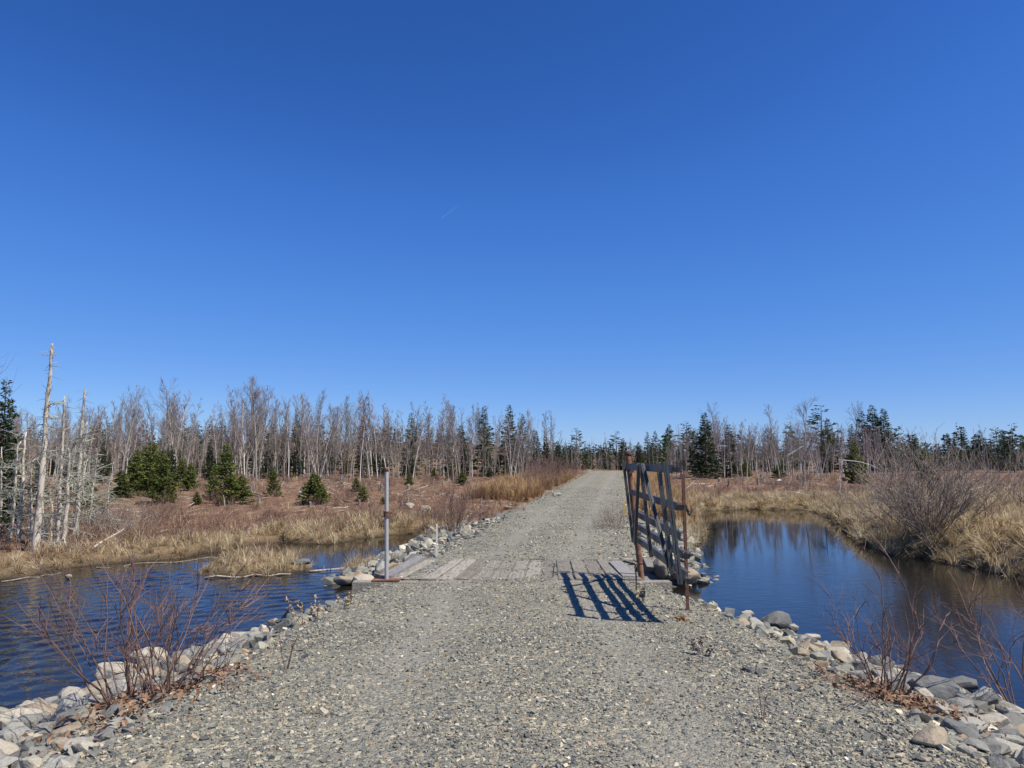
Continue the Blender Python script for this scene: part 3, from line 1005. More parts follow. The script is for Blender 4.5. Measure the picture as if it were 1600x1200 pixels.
def rock_variant(sub, rng, planes=9, rough=0.03, flat=0.7):
    """a broken stone: the hull of a few random points, edges chipped; sub 1 stays a bare hull"""
    import bmesh
    bm = bmesh.new()
    n = {1: 11, 2: 15, 3: 22}[sub]
    d = rng.normal(size=(n, 3)); d /= np.linalg.norm(d, axis=1, keepdims=True)
    d *= rng.uniform(0.82, 1.0, (n, 1))
    for v in d: bm.verts.new(v)
    r = bmesh.ops.convex_hull(bm, input=bm.verts[:])
    bmesh.ops.delete(bm, geom=[g for g in r['geom_interior'] if isinstance(g, bmesh.types.BMVert)], context='VERTS')
    if sub > 1:
        bmesh.ops.bevel(bm, geom=bm.edges[:], offset=0.07 if sub == 2 else 0.09, segments=1 if sub == 2 else 2, profile=0.6, affect='EDGES', clamp_overlap=True)
    bmesh.ops.triangulate(bm, faces=bm.faces[:])
    bm.verts.index_update()
    V = np.array([v.co[:] for v in bm.verts]); T = np.array([[v.index for v in f.verts] for f in bm.faces])
    bm.free()
    V = V + rng.normal(0, rough * 0.6, V.shape)
    V = V * np.array([1.0, rng.uniform(0.62, 0.9), rng.uniform(flat * 0.65, flat)])
    return V / np.abs(V).max(), T


rngR = np.random.default_rng(21)
ROCKS = [rock_variant(2, rngR, 10, 0.012) for _ in range(12)]
ROCKM = {k: [mesh_from("rock", V, T, m_, False) for V, T in ROCKS] for k, m_ in STONE_MAT.items()}
BOULD = [rock_variant(3, rngR, 9, 0.008, 0.8) for _ in range(6)]
BOULDM = {k: [mesh_from("boulder", V, T, m_, True) for V, T in BOULD] for k, m_ in STONE_MAT.items()}
CHIPS = []
for _ in range(10):
    V = np.array([[x, y, z] for x in (-1, 1) for y in (-1, 1) for z in (-1, 1)], float) * (1, 0.75, 0.45) * 0.5
    V += rngR.uniform(-0.2, 0.2, V.shape) * (1, 0.8, 0.5)
    Qc = np.array([[0, 1, 3, 2], [4, 6, 7, 5], [0, 4, 5, 1], [2, 3, 7, 6], [0, 2, 6, 4], [1, 5, 7, 3]])
    CHIPS.append((V, np.concatenate([Qc[:, [0, 1, 2]], Qc[:, [0, 2, 3]]])))


def riprap():
    rng = np.random.default_rng(5)
    cand = []
    # (side, y range, count, inner offset, outer offset)
    zones = [(-1, 2.6, 12.2, 3400, 0.1, 3.6, 'nl'), (1, 2.6, 12.2, 3400, 0.3, 3.6, 'nr'),
             (-1, 15.5, 27, 2600, -0.05, 2.9, 'fl'), (1, 15.4, 26, 1200, 0.1, 2.3, 'fr')]
    for side, ya, yb, n, o0, o1, zn in zones:
        y = rng.uniform(ya, yb, n)
        u = rng.beta(1.2, 1.1, n)
        off = o0 + (o1 - o0) * u
        x = xr(y) + side * (hw(y) + off)
        big = rng.random(n) ** 2.2
        s = (0.034 + 0.115 * big) * (0.45 + 0.6 * np.clip(off / 1.5, 0, 1))
        if zn in ('fl', 'fr'): s *= 1.1
        cand.append(np.stack([x, y, s, np.full(n, 'nl nr fl fr'.split().index(zn))], 1))
    # abutment ends under the bridge
    for n, ya, yb, xa, xb, z in ((90, 12.1, 12.8, -3.4, 3.6, 0), (130, 15.2, 16.2, -4.0, 3.9, 2)):
        x = rng.uniform(xa, xb, n); y = rng.uniform(ya, yb, n)
        zone = np.where(x < 0, z, z + 1)
        cand.append(np.stack([x, y, rng.uniform(0.07, 0.24, n), zone], 1))
    C = np.concatenate(cand)
    z = terrain(C[:, 0], C[:, 1])
    keep = z > WATER_Z - 0.22
    # not on the deck, not on the travelled surface
    dx = np.abs(C[:, 0] - xr(C[:, 1])) - hw(C[:, 1])
    ondeck = (C[:, 1] > BR0 - 0.1) & (C[:, 1] < BR1 + 0.1) & (dx < 0.3)
    keep &= ~(ondeck & (z + C[:, 2] > -0.45))
    C, z = C[keep], z[keep]
    order = np.argsort(-C[:, 2])
    C, z = C[order], z[order]
    # simple thinning: the large ones first, small ones only where there is room
    kept = []
    P = np.stack([C[:, 0], C[:, 1]], 1)
    taken = np.zeros((0, 3))
    for i in range(len(C)):
        if len(kept):
            T_ = taken[:len(kept)]
            d = np.hypot(T_[:, 0] - P[i, 0], T_[:, 1] - P[i, 1])
            if np.any(d < 0.72 * (T_[:, 2] + C[i, 2])): continue
        if len(kept) >= len(taken): taken = np.concatenate([taken, np.zeros((500, 3))])
        taken[len(kept)] = (P[i, 0], P[i, 1], C[i, 2])
        kept.append(i)
    C, z = C[kept], z[kept]
    pos = np.stack([C[:, 0], C[:, 1], z + C[:, 2] * 0.22], 1)
    px, py, w = project(pos)
    size = C[:, 2] / w * FPX
    vis = (px > -20) & (px < 1620) & (py < 1220) & (w > 0)
    size = np.where(vis, size, 0)
    o = np.argsort(-size)
    sel = [i for i in o[:285]]
    rest = np.array([i for i in range(len(C)) if i not in set(sel)])
    place = ["on the near left bank", "on the near right bank", "left of the road past the bridge", "below the gate past the bridge"]
    grp = ["stones on the near left bank", "stones on the near right bank", "stones on the far left bank", "stones on the far right bank"]
    kinds = list(STONE_KINDS)
    for i in sel:
        kd = kinds[rng.choice(5, p=[0.13, 0.14, 0.28, 0.29, 0.16])]
        o_ = bpy.data.objects.new("bank_stone", ROCKM[kd][rng.integers(0, len(ROCKS))])
        COL.objects.link(o_)
        s = C[i, 2] * 1.25
        o_.location = pos[i]
        o_.scale = (s * rng.uniform(0.9, 1.3), s * rng.uniform(0.75, 1.1), s * rng.uniform(0.7, 1.05))
        o_.rotation_euler = (rng.normal(0, 0.3), rng.normal(0, 0.3), rng.uniform(0, 6.28))
        zn = int(C[i, 3])
        off = abs(pos[i, 0] - float(xr(pos[i, 1]))) - float(hw(pos[i, 1]))
        row = "at the waterline" if pos[i, 2] < WATER_Z + 0.22 else ("at the gravel's edge" if off < 0.75 else "halfway down the slope")
        big = "large" if size[i] > 22 else ("medium" if size[i] > 12 else "small")
        if zn == 0: ref = "left of the foreground shrub" if px[i] < 150 else ("among the foreground shrub's stems" if px[i] < 330 else "between shrub and left post")
        elif zn == 1: ref = "between rusty stake and right shrub" if px[i] < 1310 else ("under the right shrub" if px[i] < 1450 else "right of the right shrub")
        else: ref = ""
        tag(o_, f"{big} {kd} stone {row} {ref if ref else place[zn]}", "stone", grp[zn])
    s = C[rest, 2][:, None] * 1.25 * rng.uniform(0.8, 1.2, (len(rest), 3))
    o_ = scatter_mesh("small_bank_stones", [rock_variant(1, rng, 8, 0.02) for _ in range(8)], pos[rest], s,
                      (rng.normal(0, .3, len(rest)), rng.normal(0, .3, len(rest)), rng.uniform(0, 6.28, len(rest))), rng, M['rock_mass'])
    tag(o_, "smaller grey stones filling the banks between the larger ones", "stones", kind="stuff")


riprap()


def boulder(px, py, wpx, hpx, label, k, shade='light grey', name="boulder", rz=0.3, sink=0.25, tilt=(0, 0)):
    p = hit(px, py)
    dist = p[1]
    o = bpy.data.objects.new(name, BOULDM[shade][k % len(BOULD)])
    COL.objects.link(o)
    w = wpx / FPX * dist / 2; h = hpx / FPX * dist / 2
    o.scale = (w * 1.1, w * 0.9, h * 1.5)
    o.location = p + np.array((0, 0, h * (1 - sink)))
    o.rotation_euler = (tilt[0], tilt[1], rz)
    return tag(o, label, "boulder")


boulder(178, 1062, 58, 34, "large pale rounded boulder at the water behind the left foreground shrub", 0, "pale cream")
boulder(232, 1046, 52, 40, "large pale boulder touching the water, right behind the left foreground shrub", 1, "pale cream")
boulder(44, 1118, 36, 26, "rounded pale boulder at the waterline left of the foreground shrub", 2, "pale cream")
boulder(30, 1140, 62, 36, "broad whitish flat boulder in the lower left corner of the bank", 3, "pale cream")
boulder(1212, 982, 44, 28, "blocky dark grey boulder on the right bank edge, below the gate's free end", 4, "slate grey", rz=0.1)
boulder(1238, 990, 18, 22, "small upright grey boulder leaning on the blocky one on the right bank", 5, "light grey", tilt=(0.2, 0.5))
boulder(1168, 966, 20, 14, "small white boulder on the right bank edge nearest the rusty stake", 1, "pale cream")
boulder(1266, 1004, 34, 20, "cream rounded boulder on the right bank above the water", 2, "pale cream")
boulder(1284, 1017, 30, 18, "cream boulder beside the right shrub, next down the bank", 0, "pale cream", rz=1.0)
boulder(1460, 1092, 66, 40, "large dark slate boulder to the right of the right shrub's foot", 3, "slate grey", rz=-0.4)
boulder(1500, 1078, 46, 26, "long dark boulder near the water right of the right shrub", 5, "slate grey", rz=-0.2)
boulder(1455, 1166, 56, 30, "yellowish tan boulder at the lower right edge of the gravel", 4, "tan", rz=0.6)
boulder(1034, 902, 30, 36, "tall tan angular boulder under the gate beside the wooden blocks", 4, "tan", rz=0.5)
boulder(1072, 914, 42, 24, "broad tan boulder at the water below the gate's free end", 1, "tan", rz=0.2)
boulder(540, 915, 36, 22, "tan flat boulder at the corner of the far left bank at the water", 2, "tan", rz=0.2)
boulder(664, 802, 17, 15, "white boulder in the dry grass between left post and bare bush", 0, "pale cream")
boulder(640, 795, 14, 12, "dark grey boulder left of the white one in the dry grass", 3, "pale cream")
boulder(468, 884, 30, 14, "dark flat boulder on the right tip of the grassy islet", 5, "slate grey")
boulder(107, 905, 9, 9, "small white rock sticking out of the water at far left bank", 1, "pale cream")
boulder(793, 796, 14, 8, "grey boulder at the left road edge below the tall tan grass", 2, "tan")
boulder(869, 776, 14, 8, "grey boulder at the left road edge where the road climbs", 0, "light grey")
boulder(1494, 790, 20, 9, "white rock lying in the straw on the right bank behind the bush", 4, "pale cream")


# loose gravel on the road and its shoulders: nobody could count it
def gravel_chips():
    rng = np.random.default_rng(11)
    P, S = [], []
    for ya, yb, n, s0, s1 in ((2.6, 4.2, 19000, 0.009, 0.026), (4.2, 6.0, 20000, 0.010, 0.028), (6.0, 8.5, 15000, 0.012, 0.030), (8.5, 12.2, 9000, 0.013, 0.034),
                              (12.2, 16.2, 4200, 0.015, 0.036), (16.2, 24, 5000, 0.02, 0.05), (24, 45, 2500, 0.03, 0.06)):
        y = rng.uniform(ya, yb, n)
        u = rng.uniform(-1.32, 1.32, n)
        x = xr(y) + u * hw(y)
        s = s0 + (s1 - s0) * rng.random(n) ** 2.6
        s *= 1 + 0.7 * np.clip(np.abs(u) - 0.75, 0, 1)
        big = rng.random(n) < 0.010 * (1 + 5 * (np.abs(u) > 0.78))
        s = np.where(big, s * rng.uniform(1.4, 2.2, n), s)
        # the wheel tracks are packed fine: fewer loose stones there
        keep = rng.random(n) < (1 - 0.62 * np.exp(-((np.abs(u + 0.05 * wob(x, y, 0.9)) - 0.42) / 0.15) ** 2)) * np.clip(0.75 + 0.6 * wob(x, y, 0.5, 6.0), 0.25, 1)
        if ya == 12.2:
            keep &= (np.abs(u) < 0.98) & (rng.random(n) < np.clip(0.25 + 1.4 * (wob(x, y, 0.35, 5.0)) + 1.0 * (x < -1.2) + 0.9 * np.exp(-((y - BR0) / 0.25) ** 2) + 0.9 * np.exp(-((y - BR1) / 0.4) ** 2), 0.03, 1))
        x, y, s, u = x[keep], y[keep], s[keep], u[keep]
        zt = terrain(x, y); zrd = road_z(x, y) + 0.004
        z = np.where(np.abs(u) < 1.03, zrd, zt)
        if ya == 12.2:
            z = np.interp(y, [BR0, BR1], [0.034, -0.166])
        P.append(np.stack([x, y, z + s * 0.12], 1)); S.append(s)
    P = np.concatenate(P); S = np.concatenate(S)
    sc = S[:, None] * rng.uniform(0.75, 1.3, (len(S), 3))
    o = scatter_mesh("loose_gravel", CHIPS, P, sc, (rng.normal(0, .35, len(S)), rng.normal(0, .35, len(S)), rng.uniform(0, 6.28, len(S))), rng, M['gravel_chip'])
    tag(o, "loose grey crushed gravel covering the road and its shoulders", "gravel", kind="stuff")


gravel_chips()

# ------------------------------------------------------------------ bare trees
def wander(p, d, L, n, rng, bend=0.12, up=0.0):
    P = [np.array(p, float)]
    d = np.array(d, float); d /= np.linalg.norm(d)
    for _ in range(n):
        d = d + rng.normal(0, bend, 3) + np.array((0, 0, up))
        d /= np.linalg.norm(d)
        P.append(P[-1] + d * (L / n))
    return np.array(P), d


def around(d, ang, az, rng):
    """a direction at angle ang from d, at azimuth az"""
    d = d / np.linalg.norm(d)
    a = np.cross(d, (0.3, 0.2, 0.93) if abs(d[2]) < 0.9 else (1, 0.1, 0)); a /= np.linalg.norm(a)
    b = np.cross(d, a)
    return d * math.cos(ang) + (a * math.cos(az) + b * math.sin(az)) * math.sin(ang)


def bare_tree(seed, h=10.0, r=0.09, stems=1, first=0.4, nprim=18, ang=0.6, blen=0.26, sub=5, twig=5, lean=0.05, fork=0.0, twig_r=0.007):
    rng = np.random.default_rng(seed)
    trunk, crown = MB(), MB()
    for st in range(stems):
        a = rng.uniform(0, 6.28)
        l = lean if stems == 1 else lean + rng.uniform(0.05, 0.22)
        hh = h * (1 if st == 0 else rng.uniform(0.75, 0.98))
        p0 = (0, 0, -0.3) if stems == 1 else (0.16 * math.cos(a), 0.16 * math.sin(a), -0.3)
        n = 10
        P, d = wander(p0, (l * math.cos(a), l * math.sin(a), 1), hh + 0.3, n, rng, 0.035, 0.02)
        rr = r * (1 if stems == 1 else 0.75) * (np.linspace(1, 0.0, n + 1) ** 0.8 * 0.93 + 0.07)
        rr[0] *= 1.25
        trunk.tube(P, rr, 6)
        for i in range(nprim):
            t = first + (0.97 - first) * (i + rng.random()) / nprim
            f = t * n; k = min(int(f), n - 1)
            q = P[k] + (P[k + 1] - P[k]) * (f - k)
            dd = P[k + 1] - P[k]
            s = (t - first) / (1 - first)
            L = hh * blen * (1.15 - 0.8 * s) * rng.uniform(0.65, 1.25)
            b0 = around(dd, ang * rng.uniform(0.75, 1.25), rng.uniform(0, 6.28), rng)
            B, bd = wander(q, b0, L, 5, rng, 0.10, 0.06)
            br = max(0.013, rr[k] * 0.5)
            (trunk if br > 0.03 else crown).tube(B, np.linspace(br, 0.006, 6), 4)
            for j in range(sub):
                tt = rng.uniform(0.2, 1.0)
                g = tt * 5; m = min(int(g), 4)
                q2 = B[m] + (B[m + 1] - B[m]) * (g - m)
                c0 = around(B[m + 1] - B[m], rng.uniform(0.35, 0.8), rng.uniform(0, 6.28), rng)
                L2 = L * rng.uniform(0.3, 0.6) * (1.1 - 0.5 * tt)
                C, cd = wander(q2, c0, L2, 3, rng, 0.12, 0.06)
                crown.tube(C, np.linspace(twig_r * 1.4, twig_r * 0.8, 4), 3)
                for _ in range(twig):
                    m2 = rng.integers(0, 3)
                    q3 = C[m2] + (C[m2 + 1] - C[m2]) * rng.random()
                    e0 = around(C[m2 + 1] - C[m2], rng.uniform(0.3, 0.75), rng.uniform(0, 6.28), rng)
                    e1 = q3 + e0 * L2 * rng.uniform(0.35, 0.75)
                    crown.tube([q3, e1 + (0, 0, 0.03)], [twig_r * 0.8, twig_r * 0.4], 3)
    return trunk, crown


def tree_kind(seed, bark, twigs, **kw):
    t, c = bare_tree(seed, **kw)
    return t.mesh("trunk", bark, True), c.mesh("crown", twigs), kw.get('h', 10.0)


BG, BB, TG, TR = M['bark_grey'], M['bark_birch'], M['twig_grey'], M['twig_red']
MAPLE = [tree_kind(100 + i, BG, TG, h=10.0, r=0.115, first=0.22, nprim=22, ang=0.5, blen=0.33, sub=7, twig=5, twig_r=0.008, lean=0.02) for i in range(4)]
BIRCH = [tree_kind(200 + i, BB, TR, h=10.0, r=0.075, first=0.24, nprim=26, ang=0.42, blen=0.18, sub=6, twig=5, lean=0.02 + 0.035 * i, twig_r=0.0075) for i in range(5)]
CLUMP = [tree_kind(300 + i, BB, TR, h=10.0, r=0.075, stems=5, first=0.25, nprim=14, ang=0.42, blen=0.18, sub=4, twig=3, twig_r=0.0075) for i in range(3)]
POPLAR = [tree_kind(400 + i, BG, TG, h=10.0, r=0.085, first=0.2, nprim=26, ang=0.44, blen=0.2, sub=6, twig=5, lean=0.02 + 0.03 * i, twig_r=0.0075) for i in range(4)]
POLE = [tree_kind(500 + i, BG, TG, h=10.0, r=0.05, first=0.25, nprim=16, ang=0.45, blen=0.14, sub=4, twig=3, lean=0.06, twig_r=0.0075) for i in range(4)]


def put_tree(name, kind, pos, h, label, cat, group, rng, wide=1.0, rz=None):
    tm, cm, h0 = kind
    s = h / h0
    o = empty(name, pos, label, cat, group, rng.uniform(0, 6.28) if rz is None else rz, (s * wide, s * wide, s))
    obj("trunk", tm, o)
    obj("crown", cm, o)
    return o


# ------------------------------------------------------------------ conifers
def conifer(seed, h=10.0, rad=1.6, whorl=0.32, per=7, droop=0.25, dens=1.0, first=0.04, spray=0.24, power=0.85, ragged=0.2):
    rng = np.random.default_rng(seed)
    trunk = MB()
    zs = np.linspace(-0.3, h, 10)
    wv = np.cumsum(rng.normal(0, 0.012, (10, 2)), axis=0)
    wv -= wv[0]
    trunk.tube(np.column_stack([wv, zs]), np.linspace(h * 0.013, 0.012, 10), 6)
    crown = MB()
    VV, TT, n = [], [], 0
    z = h * first
    limbs = MB()
    while z < h * 0.985:
        t = z / h
        R = rad * (1 - t) ** power + 0.10
        for _ in range(per if t < 0.85 else max(3, per - 2)):
            az = rng.uniform(0, 6.28)
            L = R * (rng.uniform(1 - ragged * 2, 1 + ragged * 0.6))
            if L < 0.08: continue
            zz = z + rng.uniform(-0.5, 0.5) * whorl
            steps = 4
            el = 0.35 * t - droop * (1 - t) + rng.normal(0, 0.08)
            pts = [np.array((0, 0, zz))]
            for s in range(steps):
                e = el + 0.10 * s * (1 - t)
                pts.append(pts[-1] + np.array((math.cos(az) * math.cos(e), math.sin(az) * math.cos(e), math.sin(e))) * L / steps)
            pts = np.array(pts)
            if L > 0.5: limbs.tube(pts[:4], np.linspace(0.016, 0.006, 4) * (0.6 + 0.4 * L), 3)
            m = int(max(5, 17 * L / spray * 0.24 * dens))
            tt = rng.uniform(0.12, 1.0, m) ** 0.8
            f = np.clip(tt * steps, 0, steps - 1e-6); k = f.astype(int)
            q = pts[k] + (pts[k + 1] - pts[k]) * (f - k)[:, None]
            dirv = np.array((math.cos(az), math.sin(az), 0)); sd = np.array((-math.sin(az), math.cos(az), 0))
            sgn = rng.choice([-1, 1], m)
            a2 = rng.uniform(0.25, 1.05, m)
            dv = dirv[None] * np.cos(a2)[:, None] + sd[None] * (np.sin(a2) * sgn)[:, None]
            dv[:, 2] += rng.normal(-0.05, 0.28, m)
            dv /= np.linalg.norm(dv, axis=1, keepdims=True)
            ln = spray * rng.uniform(0.6, 1.5, m) * (0.55 + 0.6 * min(1, L / 1.0))
            wd = ln * rng.uniform(0.14, 0.24, m)
            pe = np.cross(dv, rng.normal(size=(m, 3))); pe /= (np.linalg.norm(pe, axis=1, keepdims=True) + 1e-9)
            a = q - pe * (wd * 0.5)[:, None]; b = q + dv * (ln * 0.55)[:, None] + pe * wd[:, None]
            c = q + dv * ln[:, None]; d = q + dv * (ln * 0.45)[:, None] - pe * wd[:, None]
            V = np.stack([a, b, c, d], 1).reshape(-1, 3)
            i0 = n + 4 * np.arange(m)
            TT.append(np.concatenate([np.stack([i0, i0 + 1, i0 + 2], 1), np.stack([i0, i0 + 2, i0 + 3], 1)]))
            VV.append(V); n += 4 * m
        z += whorl * rng.uniform(0.75, 1.25) * (1.0 if t < 0.7 else 0.75)
    V = np.concatenate(VV); T = np.concatenate(TT)
    rnd = np.repeat(rng.random(len(V) // 4), 4)
    return trunk, limbs, (V, T, rnd)


def conifer_kind(seed, needles, h=10.0, **kw):
    t, l, (V, T, rnd) = conifer(seed, h=h, **kw)
    return t.mesh("trunk", M['bark_spruce'], True), mesh_from("crown", V, T, needles, False, rnd), l.mesh("limbs", M['bark_spruce']), h


SPRUCE = [conifer_kind(600 + i, M['needles'], rad=1.5 + 0.12 * i, whorl=0.27, per=7, dens=0.95, spray=0.28, ragged=0.22, droop=0.3) for i in range(5)]
DENSE = [conifer_kind(620 + i, M['needles'], rad=1.95, whorl=0.25, per=9, dens=1.1, spray=0.28, ragged=0.18, droop=0.3) for i in range(2)]
PINE = [conifer_kind(640 + i, M['needles_pine'], rad=2.2, whorl=0.62, per=6, dens=1.25, spray=0.34, first=0.22, droop=-0.15, power=0.62, ragged=0.38) for i in range(3)]
YOUNG = [conifer_kind(660 + i, M['needles_young'], h=3.0, rad=0.95 + 0.1 * i, whorl=0.13, per=10, dens=2.0, spray=0.17, droop=0.02, power=0.8, ragged=0.26) for i in range(4)]


def put_conifer(name, kind, pos, h, label, cat, group, rng, wide=1.0):
    tm, cm, lm, h0 = kind
    s = h / h0
    o = empty(name, pos, label, cat, group, rng.uniform(0, 6.28), (s * wide, s * wide, s))
    obj("trunk", tm, o)
    c = obj("crown", cm, o)
    obj("branches", lm, c)
    return o


def spot(px, dist):
    p = at_d(px, 720, dist)
    return np.array((p[0], dist, tz(p[0], dist)))


def top_h(px, ytop, dist, z): return at_d(px, ytop, dist)[2] - z


# --- the wood left of the road
def wood():
    rng = np.random.default_rng(31)
    # skyline of the photograph: how high the bare crowns reach at each column
    sx = [0, 60, 150, 200, 235, 270, 320, 370, 400, 430, 500, 540, 580, 620, 680, 720, 760, 800, 830, 870]
    sy = [640, 640, 640, 612, 650, 602, 650, 605, 600, 620, 618, 622, 612, 640, 632, 622, 638, 640, 650, 690]
    # single trees one can point out
    hero = [(385, 66, 597, MAPLE[0], "maple_tree", "tallest bare grey tree of the left wood, dark forked trunk", "tree"),
            (402, 64, 602, MAPLE[1], "maple_tree", "bare dark tree just right of the tallest one in the left wood", "tree"),
            (272, 70, 600, MAPLE[2], "maple_tree", "round crowned bare tree behind the clump of young spruces", "tree"),
            (192, 62, 610, MAPLE[3], "maple_tree", "wide crowned bare tree just right of the dead snags", "tree"),
            (268, 70, 606, MAPLE[0], None, None, None),
            (435, 58, 640, POLE[1], "bare_sapling", "slim bare grey tree standing alone in front of the left wood", "tree"),
            (578, 70, 612, BIRCH[2], "birch_tree", "tallest white birch of the left wood, above the left post", "birch"),
            (498, 72, 612, CLUMP[1], "birch_clump", "clump of pale birches left of the left post with wide crown", "birch"),
            (715, 70, 620, POPLAR[0], "poplar_tree", "tall bare tree above the white survey stake", "tree"),
            (800, 66, 640, CLUMP[0], "birch_clump", "fan shaped clump of pale stems at the right end of the left wood", "birch"),
            (812, 68, 655, CLUMP[2], "birch_clump", "second fan of pale stems, rightmost in the left wood", "birch")]
    for px, dist, ytop, kind, nm, lab, cat in hero:
        if nm is None: continue
        p = spot(px, dist)
        put_tree(nm, kind, p, top_h(px, ytop, dist, p[2]), lab, cat, None, rng, 1.05)
    bins = [(150, "behind the dead snags"), (300, "behind the clump of young spruces"), (410, "behind the large bushy young spruce"), (520, "behind the slim lone bare tree"),
            (612, "just left of the left post"), (690, "between left post and survey stake"), (770, "above the reddish roadside bush"), (2000, "at the right end of the left wood")]
    where = lambda q: next(t for x_, t in bins if q < x_)
    n = 235
    for i in range(n):
        px = -60 + 920 * (i + rng.random()) / n
        dist = rng.uniform(65, 90) if px > 120 else rng.uniform(50, 84)
        y = np.interp(px, sx, sy) + abs(rng.normal(0, 19)) - 2
        p = spot(px, dist)
        h = max(4.0, top_h(px, y, dist, p[2]))
        c = rng.random()
        if c < 0.36: put_tree("birch_tree", BIRCH[rng.integers(5)], p, h, "slender pale barked bare tree " + where(px), "birch", "pale birches in the left wood", rng)
        elif c < 0.68: put_tree("poplar_tree", POPLAR[rng.integers(4)], p, h, "slender grey barked bare tree " + where(px), "tree", "grey bare trees in the left wood", rng)
        elif c < 0.90: put_tree("pole_tree", POLE[rng.integers(4)], p, h * 0.92, "thin pole stemmed bare tree " + where(px), "tree", "thin bare poles in the left wood", rng)
        else: put_tree("maple_tree", MAPLE[rng.integers(4)], p, h, "broad branching bare tree " + where(px), "tree", "broad bare trees in the left wood", rng, 0.9)
    # conifers named by their place on the skyline
    named = [(463, 74, 643, SPRUCE[0], "pointed dark spruce among bare trees, left of the left post"),
             (566, 76, 650, SPRUCE[1], "dark spruce behind the tallest birch, left of the left post"),
             (641, 76, 644, SPRUCE[2], "dark spruce among bare trees right of the left post"),
             (756, 78, 632, SPRUCE[3], "dark spruce tip rising left of the fan of pale stems"),
             (795, 78, 631, SPRUCE[4], "tallest dark spruce tip behind the fan of pale stems"),
             (817, 80, 646, SPRUCE[0], "dark spruce just right of the tallest tip behind the pale stems"),
             (838, 74, 672, DENSE[0], "dense green spruce at the right end of the left wood"),
             (853, 72, 682, DENSE[1], "low dense green spruce by the road, rightmost of the left wood"),
             (328, 66, 690, DENSE[0], "dark bushy spruce at the wood edge right of the young spruce clump"),
             (268, 60, 694, DENSE[1], "pointed dark spruce rising from the young spruce clump"),
             (420, 72, 676, SPRUCE[1], "spruce half hidden behind the tallest bare tree"),
             (600, 74, 668, SPRUCE[3], "spruce directly above the left post"),
             (700, 78, 668, SPRUCE[4], "spruce behind bare stems above the white survey stake"),
             (160, 58, 690, DENSE[0], "dark spruce behind the rightmost of the tall snags")]
    for px, dist, y, kind, lab in named:
        p = spot(px, dist)
        put_conifer("spruce_tree", kind, p, top_h(px, y, dist, p[2]), lab, "spruce", "spruces in the left wood", rng)
    for i in range(56):
        px = rng.uniform(-40, 850); dist = rng.uniform(74, 96)
        p = spot(px, dist)
        y = np.interp(px, sx, sy) + rng.uniform(38, 90)
        put_conifer("spruce_tree", SPRUCE[rng.integers(5)], p, max(2.5, top_h(px, y, dist, p[2])), "shaded spruce deep in the wood " + where(px), "spruce", "spruces deep in the left wood", rng, 1.2)


wood()


